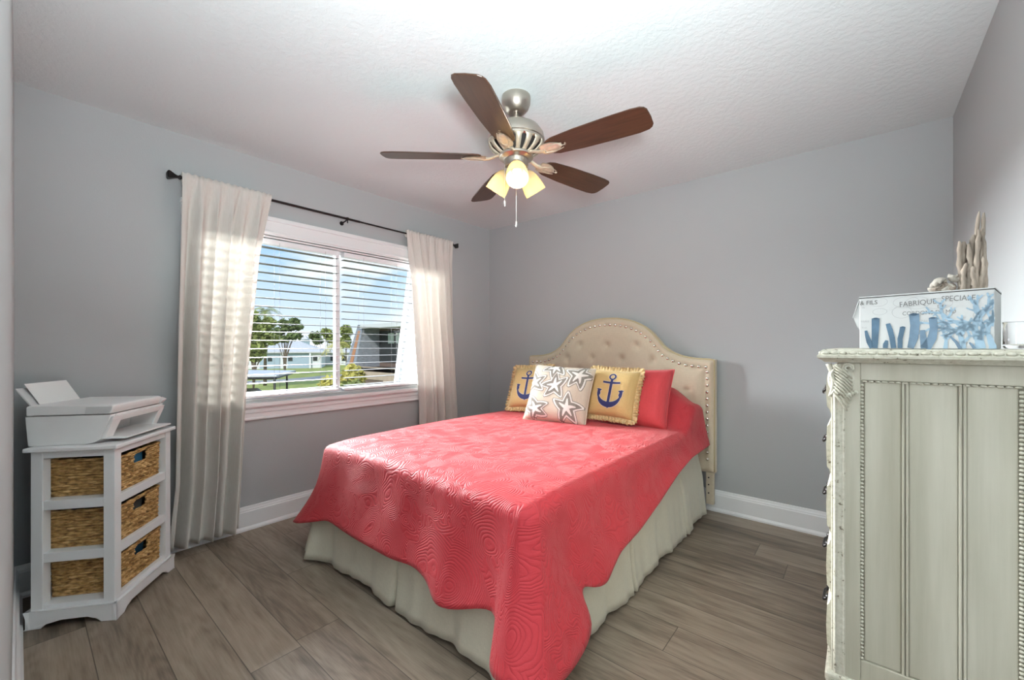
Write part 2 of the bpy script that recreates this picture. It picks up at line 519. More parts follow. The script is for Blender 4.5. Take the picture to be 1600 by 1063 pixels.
# window casing, sill, apron
c = MB()
CY0, CY1 = WY0-.068, WY1+.068
prof = lambda a, b: c.box(a, b)
c.box((WX, CY0, WZ1+.0), (WX+.018, CY1, WZ1+.10)); c.box((WX, CY0-.003, WZ1+.095), (WX+.028, CY1+.003, WZ1+.125))
c.box((WX, CY0+.0, WZ1+.012), (WX+.024, CY1, WZ1+.03))
c.box((WX, CY0, WZ0-.03), (WX+.018, WY0, WZ1)); c.box((WX, WY1, WZ0-.03), (WX+.018, CY1, WZ1))
struct(c, 'trim_1', M['trim'], 'white window casing', bevel=.004)
c = MB()
c.box((WX-.05, WY0, WZ0-.045), (WX+.012, WY1, WZ0-.018)); c.box((WX, CY0-.004, WZ0-.045), (WX+.045, CY1+.004, WZ0-.018))
c.box((WX, CY0, WZ0-.128), (WX+.016, CY1, WZ0-.045)); c.box((WX, CY0, WZ0-.085), (WX+.024, CY1, WZ0-.060)); c.box((WX, CY0, WZ0-.130), (WX+.022, CY1, WZ0-.115))
struct(c, 'trim_2', M['trim'], 'white window sill and apron', bevel=.004)
# reveal + frame
c = MB()
c.box((WX-.12, WY0, WZ0-.018), (WX-.0, WY0+.015, WZ1)); c.box((WX-.12, WY1-.015, WZ0-.018), (WX, WY1, WZ1))
c.box((WX-.12, WY0, WZ1-.012), (WX, WY1, WZ1)); c.box((WX-.12, WY0, WZ0-.018), (WX-.01, WY1, WZ0+.004))
fr = struct(c, 'window_1', M['vinyl'], 'white horizontal sliding window', bevel=.002)
c = MB()
XF0, XF1 = WX-.115, WX-.07
YM = 1.603
def frame(y0, y1, z0, z1, t, x0, x1):
    c.box((x0, y0, z0), (x1, y0+t, z1)); c.box((x0, y1-t, z0), (x1, y1, z1))
    c.box((x0, y0+t, z0), (x1, y1-t, z0+t)); c.box((x0, y0+t, z1-t), (x1, y1-t, z1))
frame(WY0+.015, YM+.022, WZ0+.004, WZ1-.012, .026, XF0, XF1)
frame(YM-.018, WY1-.015, WZ0+.004, WZ1-.012, .026, XF0+.012, XF1+.012)
c.build('window_frame', M['vinyl'], fr, bevel=.002)
c = MB(); c.box((WX-.097, WY0+.02, WZ0+.01), (WX-.093, YM, WZ1-.02)); c.build('window_pane', M['pane'], fr)
c = MB(); c.box((WX-.085, YM, WZ0+.01), (WX-.081, WY1-.02, WZ1-.02)); c.build('window_pane', M['pane'], fr)

# ------------------------------------------------------------------ blinds
CORDS = ((.80, 1.145, 1.465), (1.775, 2.085, 2.42))
def blind(label, y0, y1, cords):
    t = thing('window_blind', label, 'blind', (WX-.03, (y0+y1)/2, WZ0+.01), group='white slatted window blinds')
    L = (y1-y0)/2; Ht = WZ1-WZ0-.03
    MB().box((-.028, -L, Ht-.035), (.028, L, Ht)).build('headrail', M['vinyl'], t, bevel=.003)
    s = MB(); n = 18; pitch = .0575
    for i in range(n):
        z = Ht-.055-i*pitch
        if z < .03: break
        def slat(u, v, z=z): 
            x = (u-.5)*.060
            return (x, -L+.003+v*(2*L-.006), z+.0025-.010*(u-.5)**2+ .0)
        b0 = len(s.v)
        s.grid(slat, 4, 1)
        s.grid(lambda u, v: tuple(Vector(slat(u, v))+Vector((0, 0, -.0022))), 4, 1, True)
        # long edges
        e = 5
        s.f += [(b0, b0+5, b0+15, b0+10), (b0+4, b0+14, b0+19, b0+9)]
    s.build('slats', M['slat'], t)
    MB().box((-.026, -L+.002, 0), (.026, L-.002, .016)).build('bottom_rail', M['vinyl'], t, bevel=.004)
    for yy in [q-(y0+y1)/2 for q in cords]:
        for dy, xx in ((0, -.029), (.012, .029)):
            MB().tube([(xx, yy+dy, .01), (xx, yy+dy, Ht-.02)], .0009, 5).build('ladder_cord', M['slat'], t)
    return t
blind('white slatted blind hanging in the left window pane, showing trees and sky', WY0+.02, YM-.018, CORDS[0])
blind('white slatted blind hanging in the right window pane, showing the shingled neighbour', YM+.022, WY1-.02, CORDS[1])

# ------------------------------------------------------------------ curtain rod + curtains
ROD_X, ROD_Z = WX+.09, 2.155
r = thing('curtain_rod', 'thin dark bronze curtain rod with flared square finials above the window', 'curtain rod', (ROD_X, 1.6, ROD_Z))
MB().tube([(0, -1.0, 0), (0, .1, 0)], .0085, 12).build('rod', M['rod'], r, smooth=40)
MB().tube([(0, .08, 0), (0, 1.05, 0)], .0065, 12).build('rod', M['rod'], r, smooth=40)
for sg, y in ((-1, -1.0), (1, 1.05)):
    f = MB()
    Mx = Matrix.Translation((0, y, 0)) @ Matrix.Rotation(-sg*PI/2, 4, 'X') @ Matrix.Rotation(PI/4, 4, 'Z')
    k = 1.0
    f.lathe([(.010, 0), (.015, .004), (.015, .010), (.009, .016), (.013, .028), (.027, .050), (.031, .060), (.022, .066), (.004, .069)], 4, Mx)
    f.build('finial', M['rod'], r, bevel=.0015)
for y in (-.965, 0.0, 1.0):
    f = MB(); f.tube([(0, y, -.004), (-.03, y, -.012), (-.086, y, -.018)], .005, 8); f.tube([(-.089, y, -.018), (-.084, y, -.018)], .016, 12)
    f.tube([(0, y-.006, 0), (0, y+.006, 0)], .012, 12); f.tube([(.002, y, -.01), (.002, y, -.032)], .004, 8)
    f.build('bracket', M['rod'], r, smooth=40)

def curtain(label, yl, yr, seed, nf, z_bot=.045):
    """yl(z), yr(z): edges as functions of height"""
    ztop = ROD_Z+.030
    rng = random.Random(seed)
    ph = [rng.uniform(0, 6.28) for _ in range(6)]
    def P(u, v):
        z = ztop + (z_bot-ztop)*v
        a, b = yl(z), yr(z)
        y = a + (b-a)*u
        top = max(0, 1-v/.10)
        k = u*nf*2*PI
        big = math.sin(k + .5*math.sin(u*9+ph[0])) + .45*math.sin(k*.53+ph[1]) + .25*math.sin(k*1.7+ph[2]+v*1.2)
        small = math.sin(u*46*2+ph[3]) * .4 + math.sin(u*61*2+ph[4])*.4
        amp = .012 + .024*min(1, v*2.2)
        x = ROD_X + .006 + amp*big*(1-.8*top) + .0035*small*top + .012*top
        if v < .03:
            x = ROD_X + .012 + (x-ROD_X-.012)*.8
        y += .008*math.sin(k*1.0+ph[5])*(1-top)
        zz = z + (.004*math.sin(u*90+ph[2]) if v < .005 else 0)
        x = max(x, WX+.035 if z < .16 else WX+.028)
        if .95 > v > .94: x += .0012
        return (x, y, zz)
    m = MB(); m.grid(P, 170, 76)
    def pocket(u, v):            # back of the rod pocket
        p = P(u, 0); z = ztop-.062*v
        return (ROD_X-.013+.014*(1-min(1, v*5))+.014*max(0, v*5-4)+.002*math.sin(u*110+ph[0]), p[1], z)
    m.grid(pocket, 120, 10)
    o = m.build('curtain', M['curtain'], smooth=True)
    md = o.modifiers.new('solid', 'SOLIDIFY'); md.thickness = .0015; md.offset = 0
    setp(o, label, 'curtain', 'white linen curtains on the rod')
    return o
ip = lambda pts: (lambda z: float(np.interp(z, [p[0] for p in pts], [p[1] for p in pts])))
curtain('white linen curtain hanging left of the window, beside the printer',
        ip([(0, .53), (.4, .566), (1.34, .58), (2.17, .60)]), ip([(0, .888), (.95, .937), (1.78, 1.005), (2.17, 1.07)]), 3, 6)
curtain('narrower white linen curtain hanging right of the window, behind the bed',
        ip([(0, 2.30), (.7, 2.285), (1.75, 2.20), (2.17, 2.125)]), ip([(0, 2.74), (.57, 2.71), (1.44, 2.65), (2.17, 2.645)]), 5, 6)

# ------------------------------------------------------------------ ceiling fan
FC = Vector((-1.323, 1.605, H))
fan = thing('ceiling_fan', 'brushed nickel ceiling fan with five walnut blades and three lit lamps', 'ceiling fan', FC)
MB().lathe([(.072, 0), (.073, -.012), (.071, -.035), (.062, -.058), (.046, -.076), (.030, -.082), (.022, -.080)], 40).build('canopy', M['nickel'], fan, smooth=40)
MB().lathe([(.012, -.070), (.012, -.135), (.018, -.137), (.018, -.150), (.020, -.155)], 20).build('downrod', M['nickel'], fan, smooth=40)
MB().lathe([(.02, -.128), (.045, -.131), (.085, -.142), (.117, -.162), (.137, -.190), (.142, -.214), (.142, -.224), (.138, -.228), (.138, -.236), (.132, -.240)], 56).build('motor_housing', M['nickel'], fan, smooth=40)
vent = MB().lathe([(.122, -.238), (.118, -.25), (.072, -.293), (.01, -.295)], 48).build('motor_core', M['dark'], fan, smooth=40)
m = MB()
for k in range(16):
    a = 2*PI*k/16
    def rib(u, v, a=a):
        rr = .136 - .060*v - .012*math.sin(v*PI)*-1; zz = -.236-.058*v
        w_ = (.022*(1-.3*v) if v < .12 or v > .9 else .0165-.007*v)
        return ((rr)*math.cos(a)-w_*(u*2-1)*math.sin(a)*1.0, rr*math.sin(a)+w_*(u*2-1)*math.cos(a), zz)
    m.grid(rib, 2, 10)
o = m.build('motor_vent', M['bracket'], fan, smooth=True, solid=.004)
MB().lathe([(.080, -.290), (.086, -.296), (.086, -.304), (.078, -.310), (.064, -.312), (.060, -.316), (.060, -.345), (.057, -.352), (.040, -.356), (.034, -.372), (.020, -.380), (.006, -.384)], 48).build('switch_housing', M['nickel'], fan, smooth=40)
BZ = -.300
def blade_outline():
    pts = []
    r0, r1 = .175, .665
    top = [(.175, .030), (.19, .047), (.22, .058), (.34, .069), (.50, .075), (.60, .076), (.640, .070), (.655, .060), (.663, .045)]
    bot = [(.665, .0), (.661, -.045), (.652, -.060), (.636, -.068), (.60, -.072), (.50, -.072), (.34, -.067), (.22, -.056), (.19, -.045), (.175, -.03)]
    return top+bot
for k in range(5):
    ang = math.radians(-66+72*k)
    Rz = Matrix.Rotation(ang, 4, 'Z')
    pitch = Matrix.Rotation(math.radians(-13), 4, 'X')   # ccw side lower
    T = Rz @ Matrix.Translation((0, 0, BZ)) @ pitch
    m = MB().prism(blade_outline(), 'z', -.003, .003)
    o = m.build('blade', M['blade'], fan, bevel=.002)
    o.matrix_local = T
    b = MB()
    # curved arm + leaf plate under the blade
    b.tube([(.062, 0, .012), (.10, .0, .004), (.135, 0, -.010), (.17, 0, -.010)], [.013, .011, .012, .016], 10, squash=.6)
    def leaf(u, v):
        rr = .150 + .125*u
        wv = .036*max(0, math.sin(min(1, .25+u*.9)*PI))**.55 if u < .98 else .008
        return (rr, (v*2-1)*wv, -.0085 - .007*math.cos((v*2-1)*PI/2)*(1-.5*u))
    b.grid(leaf, 14, 8)
    b.grid(lambda u, v: (leaf(u, v)[0], leaf(u, v)[1], -.0032), 14, 8, True)
    for sg in (-1, 0, 1):
        b.tube([(.15+.11*t, sg*(.004+.018*math.sin(t*PI*.8)), -.0155+.005*t) for t in [i/8 for i in range(9)]], .0022, 6)
    o2 = b.build('blade_bracket', M['bracket'], fan, smooth=50)
    o2.matrix_local = T
for k, az in enumerate((-48, 72, 192)):
    A = Matrix.Rotation(math.radians(az), 4, 'Z')
    tilt = math.radians(36)
    T = A @ Matrix.Translation((.046, 0, -.352)) @ Matrix.Rotation(-tilt, 4, 'Y')
    # axis pointing down (-z local)
    MB().lathe([(.016, .022), (.019, .012), (.024, 0), (.024, -.018), (.021, -.022)], 24, T).build('lamp_holder', M['nickel'], fan, smooth=40)
    prof = [(.020, -.012), (.026, -.016), (.036, -.030), (.045, -.052), (.051, -.080), (.054, -.105), (.055, -.128)]
    inn = [(r_-.003, z_) for r_, z_ in prof[::-1]]
    s = MB().lathe(prof+inn, 36, T, closed=True).build('lamp_shade', M['shade'], fan, smooth=60)
    bl = MB().lathe([(.010, -.020), (.012, -.036), (.018, -.052), (.0215, -.068), (.019, -.082), (.010, -.091), (.001, -.093)], 20, T)
    bl.build('light_bulb', M['bulb'], s, smooth=True)
    p = (FC + (T @ Vector((0, 0, -.119))))
    L = lamp('fan_bulb_light', 'POINT', p, 4.5, (1, .93, .82), shadow_soft_size=.02)
for (dx, dy, zb) in ((.030, -.036, 1.775), (-.031, -.052, 1.885)):
    c = MB(); z0 = -.345
    n = int((H+z0-zb)/.006)
    c.tube([(dx, dy, z0), (dx, dy, zb-H+.03)], .0012, 6)
    ch = c.build('pull_chain', M['chain'], fan)
    MB().lathe([(.001, .03), (.004, .026), (.0045, .012), (.003, .004), (.001, 0)], 12, Matrix.Translation((dx, dy, zb-H))).build('chain_knob', M['chain'], ch, smooth=True)

# ------------------------------------------------------------------ bed
bed = thing('bed', 'queen bed with tufted beige headboard and cream pleated skirt under the coral quilt', 'bed', (-1.63, 2.15, 0))
BX, BY = -1.63, 2.15
def bl(m):  # world -> bed local
    m.v = [(x-BX, y-BY, z) for x, y, z in m.v]; return m
# headboard
hx0, hx1 = -2.45, -.795
hc = (hx0+hx1)/2
top_pts = [(0, 1.428), (.08, 1.424), (.16, 1.412), (.24, 1.388), (.31, 1.352), (.37, 1.305), (.42, 1.248), (.465, 1.195), (.52, 1.155), (.58, 1.128), (.64, 1.113), (.70, 1.105), (.80, 1.100), (.8275, 1.097)]
def htop(x): return float(np.interp(abs(x-hc), [p[0] for p in top_pts], [p[1] for p in top_pts]))
HB0 = .29
yF, yB = 3.155, 3.235
tufts = []
for r_i in range(6):
    z = .76 + r_i*.11
    for k in range(-5, 6):
        xx = hc + (k + (.5 if r_i % 2 else 0))*.265*.98
        tufts.append((xx, z))
def edge_d(x, z):
    return min(x-hx0, hx1-x, (htop(x)-z)*.9)
tufts = [t for t in tufts if edge_d(*t) > .11]
def hfront(u, v):
    x = hx0 + (hx1-hx0)*u
    z = HB0 + (htop(x)-HB0)*v
    d = max(0, edge_d(x, z)); dz = z-HB0
    y = yF
    e = min(d, dz)
    y += .028*max(0, 1-e/.03)**2                       # rounded rim
    if d < .12: y += .006*math.exp(-((d-.058)/.012)**2)   # seam at nail row
    y -= .012*min(1, max(0, (d-.060)/.06))
    for tx, tz in tufts:
        r2 = (x-tx)**2+(z-tz)**2
        if r2 < .02: y += .022*math.exp(-r2/(2*.021**2)) + .009*math.exp(-r2/(2*.006**2))
    return (x, y, z)
m = MB(); NU, NV = 150, 90
m.grid(hfront, NU, NV)
# rim + back
m.grid(lambda u, v: (hx0+(hx1-hx0)*u, yF+.028+(yB-yF-.028)*v, htop(hx0+(hx1-hx0)*u)), NU, 2)
m.grid(lambda u, v: (hx0+(hx1-hx0)*u, yB, HB0+(htop(hx0+(hx1-hx0)*u)-HB0)*v), NU, 2)
for xx in (hx0, hx1):
    m.grid(lambda u, v: (xx, yF+.028+(yB-yF-.028)*u, HB0+(htop(xx)-HB0)*v), 2, NV)
m.grid(lambda u, v: (hx0+(hx1-hx0)*u, yF+.028+(yB-yF-.028)*v, HB0), NU, 2)
hb = bl(m).build('headboard', M['linen'], bed, smooth=50)
# piping along the outer edge
path = [(hx1-.003, yF+.022, HB0+.01)] + [(hx1-.003, yF+.022, z) for z in np.linspace(.4, 1.085, 12)] + [(x, yF+.022, htop(x)-.001) for x in np.linspace(hx1-.012, hx0+.012, 90)] + [(hx0+.003, yF+.022, z) for z in np.linspace(1.085, .3, 14)]
bl(MB().tube(path, .0055, 8)).build('headboard_piping', M['piping'], hb, smooth=True)
# nailheads
line = [(hx1-.045, z) for z in np.linspace(.34, htop(hx1-.05)-.055, 60)] + [(x, htop(x)-.056-.018*abs(htop(x+.01)-htop(x-.01))/.02) for x in np.linspace(hx1-.055, hx0+.055, 200)] + [(hx0+.045, z) for z in np.linspace(htop(hx0+.05)-.055, .34, 60)]
nail = MB().lathe([(.0125, 0), (.012, .003), (.0085, .0075), (.003, .0095), (.0003, .0097)], 12, Matrix.Rotation(PI/2, 4, 'X'))
n0 = nail.build('nailhead', M['nail'], hb, smooth=True)
acc = 0; last = line[0]; spots = []
for p in line:
    acc += math.hypot(p[0]-last[0], p[1]-last[1]); last = p
    if acc > .043: acc = 0; spots.append((p[0]-BX, yF+.004-BY, p[1]))
for i, p in enumerate(spots):
    q = n0
    if i: q = n0.copy(); COL.objects.link(q)
    q.location = p
for sx in (hx0+.012, hx1-.062):
    m = MB().box((sx, 3.19, .06), (sx+.05, 3.225, .30))
    lg = bl(m).build('leg', M['linen'], hb, bevel=.002)
    for z in (.25, .20, .14):
        bl(MB().tube([(sx+.018, 3.186, z), (sx+.018, 3.192, z)], .005, 8)).build('bolt_hole', M['dark'], lg)
bl(MB().box((-2.34, 1.20, .14), (-.92, 3.145, .45))).build('box_spring', M['skirt'], bed, bevel=.03)
bl(MB().box((-2.34, 1.20, .45), (-.92, 3.145, .625))).build('mattress', M['star_white'], bed, bevel=.05, seg=4)
for x in (-2.25, -1.01):
    for y in (1.35, 2.95): bl(MB().tube([(x, y, 0), (x, y, .145)], .022, 10)).build('leg', M['steel'], bed)
# skirt
def skirt_path():
    pts = []
    for y in np.linspace(3.10, 1.16, 240): pts.append((-.865, y, 1, 0))
    for a in np.linspace(0, -90, 14)[1:-1]:
        c, s = math.cos(math.radians(a)), math.sin(math.radians(a)); pts.append((-.895+.03*c, 1.145+.03*s, c, s))
    for x in np.linspace(-.905, -2.36, 200): pts.append((x, 1.115, 0, -1))
    for a in np.linspace(-90, -180, 14)[1:-1]:
        c, s = math.cos(math.radians(a)), math.sin(math.radians(a)); pts.append((-2.365+.03*c, 1.145+.03*s, c, s))
    for y in np.linspace(1.16, 3.10, 200): pts.append((-2.395, y, -1, 0))
    return pts
sp_ = skirt_path()
ss = [0]
for a, b in zip(sp_, sp_[1:]): ss.append(ss[-1]+math.hypot(a[0]-b[0], a[1]-b[1]))
tot = ss[-1]
splits = [.42, 1.20, 1.985, 2.72, 3.48, 4.3]
def skirt_off(s):
    w_ = .55*math.sin(s*2*PI/.31+.6) + .45*math.sin(s*2*PI/.19+2.0+math.sin(s*3)) + .3*math.sin(s*2*PI/.098)
    o = .010*w_
    for c in splits:
        d = s-c
        o += .016*math.exp(-(d/.05)**2) - .050*math.exp(-(d/.010)**2)
    return o
def skirt(u, v):
    s = u*(len(sp_)-1); i = int(min(s, len(sp_)-1)); x, y, nx, ny = sp_[i]
    o = skirt_off(ss[i])*(v**1.2) + .030*v*v - .035*max(0, 1-v*2.2)
    for c in (1.985, 3.48): o += .05*v*math.exp(-((ss[i]-c)/.10)**2)
    z = .49 + (.022-.49)*v + .010*math.sin(ss[i]*9)*v*v
    return (x+nx*o, y+ny*o, z)
m = MB(); m.grid(skirt, len(sp_)-1, 14)
bl(m).build('bed_skirt', M['skirt'], bed, smooth=70, solid=.003)

# ------------------------------------------------------------------ quilt
QX0, QX1, QY0, QY1 = -2.345, -.915, 1.175, 3.13
def sm(a, b, x):
    t = min(1, max(0, (x-a)/(b-a))); return t*t*(3-2*t)
def qtop(x, y):
    z = .652 - .012*max(0, 1-(x-QX0)/.18)**2 - .012*max(0, 1-(QX1-x)/.18)**2 - .014*max(0, 1-(y-QY0)/.2)**2
    gx = 1 - .42*sm(-1.12, -.90, x) - .42*sm(-2.14, -2.36, x) if True else 1
    gx = 1 - .40*sm(-1.10, -.90, x) - .40*(1-sm(-2.36, -2.16, x))
    mid = 1-.10*math.exp(-((x+1.63)/.09)**2)
    z += .25*sm(2.74, 3.0, y)*gx*mid - .015*sm(3.05, 3.13, y)
    z += .004*math.sin(x*5+1)*math.sin(y*4)
    return z
def spaced(a, b, fine_a, fine_b, coarse, fine):
    out = [a]; 
    while out[-1] < b-1e-6:
        x = out[-1]
        h = coarse
        if fine_a and x-a < .14: h = fine + (coarse-fine)*max(0, (x-a)/.14)
        if fine_b and b-x < .14: h = min(h, fine + (coarse-fine)*max(0, (b-x)/.14))
        out.append(min(b, x+h))
    if len(out) > 2 and out[-1]-out[-2] < fine*.5: out.pop(-2)
    return out
qxs = spaced(QX0, QX1, True, True, .02, .0022)
qys = spaced(QY0, QY1, True, False, .02, .0022)
nx_, ny_ = len(qxs), len(qys)
V = []; UV = []
for j, y in enumerate(qys):
    for i, x in enumerate(qxs):
        V.append((x, y, qtop(x, y))); UV.append((x, y))
Fq = []
for j in range(ny_-1):
    for i in range(nx_-1):
        a = j*nx_+i; Fq.append((a, a+1, a+nx_+1, a+nx_))
per = [(j*nx_+nx_-1, 1, 0) for j in range(ny_-1, 0, -1)] + [(nx_-1, .7071, -.7071)] + [(i, 0, -1) for i in range(nx_-2, 0, -1)] + [(0, -.7071, -.7071)] + [(j*nx_, -1, 0) for j in range(1, ny_)]
ps = [0]
for a, b in zip(per, per[1:]): ps.append(ps[-1]+math.hypot(V[a[0]][0]-V[b[0]][0], V[a[0]][1]-V[b[0]][1]))
L1 = QY1-QY0; L2 = QX1-QX0
def sR(y): return QY1-y
def sF(x): return L1 + (QX1-x)
def sL(y): return L1+L2+(y-QY0)
keys = [
 (0, (-.815, 3.12, .50)), (sR(2.95), (-.81, 2.95, .50)), (sR(2.7), (-.805, 2.70, .50)), (sR(2.43), (-.80, 2.43, .465)), (sR(2.15), (-.80, 2.16, .39)), (sR(1.89), (-.80, 1.89, .325)),
 (sR(1.69), (-.795, 1.67, .308)), (sR(1.56), (-.785, 1.57, .268)), (sR(1.45), (-.785, 1.52, .235)), (sR(1.36), (-.80, 1.44, .25)), (sR(1.29), (-.825, 1.385, .285)),
 (sR(1.262), (-.815, 1.365, .24)), (sR(1.240), (-.775, 1.395, .18)), (sR(1.225), (-.745, 1.36, .155)), (sR(1.205), (-.735, 1.24, .125)), (sR(1.19), (-.73, 1.12, .115)), (sR(1.176), (-.745, 1.02, .125)),
 (sF(-.922), (-.80, .965, .14)), (sF(-.935), (-.87, .960, .145)), (sF(-.955), (-.925, .975, .145)), (sF(-.975), (-.945, 1.01, .17)), (sF(-.995), (-.945, 1.055, .25)), (sF(-1.02), (-.955, 1.075, .287)),
 (sF(-1.06), (-1.02, 1.06, .268)), (sF(-1.18), (-1.16, 1.035, .215)), (sF(-1.26), (-1.245, 1.015, .205)), (sF(-1.34), (-1.32, 1.055, .25)), (sF(-1.45), (-1.43, 1.068, .272)),
 (sF(-1.59), (-1.575, 1.05, .262)), (sF(-1.85), (-1.85, 1.05, .26)), (sF(-2.03), (-2.05, 1.06, .258)), (sF(-2.14), (-2.17, 1.06, .27)), (sF(-2.24), (-2.27, 1.035, .24)),
 (sF(-2.30), (-2.42, 1.0, .20)), (sF(-2.33), (-2.52, 1.02, .18)), (sL(1.185), (-2.53, 1.10, .18)), (sL(1.23), (-2.47, 1.22, .22)), (sL(1.32), (-2.44, 1.33, .27)), (sL(1.6), (-2.455, 1.6, .29)), (sL(2.4), (-2.45, 2.4, .3)), (L1+L2+L1, (-2.44, 3.12, .45))]
kk = np.array([k[0] for k in keys]); kp = np.array([k[1] for k in keys])
Hm = np.stack([np.interp(ps, kk, kp[:, c]) for c in range(3)], 1)
for it in range(5):
    H2 = Hm.copy(); H2[1:-1] = .25*Hm[:-2]+.5*Hm[1:-1]+.25*Hm[2:]; Hm = H2
NR = 26; RE = .05
prev_ring = [p[0] for p in per]
for rI in range(1, NR+1):
    ring = []
    for k, (vi, nx, ny) in enumerate(per):
        p = Vector(V[vi]); n = Vector((nx, ny, 0)); h = Vector(Hm[k])
        t = rI/NR
        q = p + n*RE + Vector((0, 0, -RE))
        Lt = (h-q).length; arcL = RE*PI/2; tot_ = Lt+arcL
        d = t*tot_
        if d < arcL:
            a = d/RE
            pos = p + n*(RE*math.sin(a)) + Vector((0, 0, -RE*(1-math.cos(a))))
        else:
            w_ = (d-arcL)/Lt
            pos = q.lerp(h, w_)
            hd = Vector((h.x-q.x, h.y-q.y, 0))
            pos -= hd*(.18*math.sin(w_*PI))      # fabric hangs before it flares
            z_s = ps[k]
            pos += n*(.006*math.sin(z_s*2*PI/.33+1)*math.sin(w_*PI))
        V.append(tuple(pos)); ring.append(len(V)-1)
        def fan(c): return sm(c-.10, c+.10, ps[k])*PI/2
        ua = -fan(L1) - fan(L1+L2)          # the cloth fans out round the two foot corners
        UV.append((p.x+math.cos(ua)*d, p.y+math.sin(ua)*d))
    for k in range(len(per)-1):
        Fq.append((prev_ring[k], prev_ring[k+1], ring[k+1], ring[k]))
    prev_ring = ring
m = MB(); m.v = V; m.f = Fq
qo = m.build('quilt', M['quilt'], smooth=True, uv=UV)
md = qo.modifiers.new('solid', 'SOLIDIFY'); md.thickness = .007; md.offset = 0
setp(qo, 'coral red quilted bedspread draped over the bed, corner hanging near the floor', 'bedspread')

# ------------------------------------------------------------------ pillows
def pillow_mesh(w, h, T, n=26, pinch=.05):
    def surf(u, v, sgn):
        a, b = u*2-1, v*2-1
        x = w/2*a*(1-pinch*(1-abs(b)**2.2)*abs(a)**2); y = h/2*b*(1-pinch*(1-abs(a)**2.2)*abs(b)**2)
        t = T/2*(max(0, 1-a**4)*max(0, 1-b**4))**.55
        return (x, -sgn*t, y)
    m = MB(); m.grid(lambda u, v: surf(u, v, 1), n, n); m.grid(lambda u, v: surf(u, v, -1), n, n, True)
    return m, surf
def front_fn(surf, w, h, off):
    def fn(x, y):
        u = min(1, max(0, x/w+.5)); v = min(1, max(0, y/h+.5))
        p = surf(u, v, 1); return (p[0], p[1]-off, p[2])
    return fn
def place(o, x, y, z, yaw, lean, roll=0):
    o.location = (x, y, z)
    o.rotation_euler = (Matrix.Rotation(yaw, 4, 'Z') @ Matrix.Rotation(-lean, 4, 'X') @ Matrix.Rotation(roll, 4, 'Y')).to_euler()

def anchor_pillow(label):
    t = thing('throw_pillow', label, 'pillow', group='fringed burlap anchor pillows')
    w_, h_ = .355, .355
    m, surf = pillow_mesh(w_, h_, .13)
    c = m.build('cushion_cover', M['burlap'], t, smooth=True)
    # fringe: ruffled band around the rim
    f = MB(); N = 360
    rim = []
    for i in range(N):
        s = i/N*4; k = int(s); r_ = s-k
        u, v = [(r_, 0), (1, r_), (1-r_, 1), (0, 1-r_)][k]
        rim.append(surf(u, v, 1))
    rng = random.Random(3)
    js = [rng.uniform(-1, 1) for _ in range(N)]
    def fr(u, v):
        i = int(round(u*N)) % N
        x, y, z = rim[i]; L = math.hypot(x, z) or 1
        d = .030*v
        mx_ = max(abs(x)/(w_/2), abs(z)/(h_/2))
        dx = (1 if x > 0 else -1)*max(0, (abs(x)/(w_/2)-.86)/.14); dz = (1 if z > 0 else -1)*max(0, (abs(z)/(h_/2)-.86)/.14)
        q = math.hypot(dx, dz) or 1
        j = js[i]
        return (x+dx/q*(d+.004*j*v), (.011*math.sin(i*1.1)+.006*j)*v-.003, z+dz/q*(d+.004*j*v))
    f.grid(fr, N, 4)
    f.build('fringe', M['fringe'], t, smooth=False, solid=.007)
    f2 = MB(); f2.tube([(p[0], p[1]-.003, p[2]) for p in rim[::3]]+[rim[0]], .005, 6); f2.build('braid_edge', M['fringe'], t, smooth=True)
    def draw(grow, off, name, mm):
        fn = front_fn(surf, w_, h_, off); a = MB(); g_ = grow
        a.ribbon(arc(.005, .108, .021, 0, 360, 24), .0058+g_, fn)                         # ring
        a.ribbon([(.005-.006*i/12*0, .088-.018*i) for i in range(12)], [.0095+g_]*12, fn)   # shank
        a.ribbon([(-.058+.0126*i, .060-.004*math.cos((i-5)/5*PI/2)+.004) for i in range(11)], [.0075+g_]*11, fn)  # stock
        n = 26
        pts = arc(.005, -.018, .082, 188, 352, n)
        a.ribbon(pts, [.004+g_+.016*max(0, math.sin(PI*i/n))**1.2 for i in range(n+1)], fn)
        for sg in (-1, 1):
            tip = (.005+sg*.081, .012)
            a.ribbon([(.005+sg*.081+sg*dx_, -.045+dz_) for dx_, dz_ in ((0, 0), (-.002, .02), (.002, .045), (.004, .058))], [.006+g_, .013+g_, .010+g_, .0015+g_], fn)
            a.ribbon([(.005+sg*.060, .004), (.005+sg*.075, .0), (.005+sg*.100, .010)], [.001+g_, .010+g_, .001+g_], fn)
        a.ribbon([(.005, -.085), (.005, -.10), (.005, -.128)], [.022+g_, .016+g_, .001+g_], fn)
        a.build(name, mm, t)
    draw(.0035, .0012, 'anchor_outline', M['print_white'])
    draw(0, .0024, 'anchor_print', M['navy'])
    return t
LEAN = math.radians(24)
a1 = anchor_pillow('fringed burlap pillow with a navy anchor, right of the starfish pillow')
place(a1, -1.352, 2.715, .855, math.radians(5), LEAN, math.radians(2))
a2 = copy_tree(a1)
a2['label'] = 'fringed burlap pillow with a navy anchor half hidden behind the starfish pillow, at left'
place(a2, -2.085, 2.71, .850, math.radians(4), LEAN, math.radians(-3))

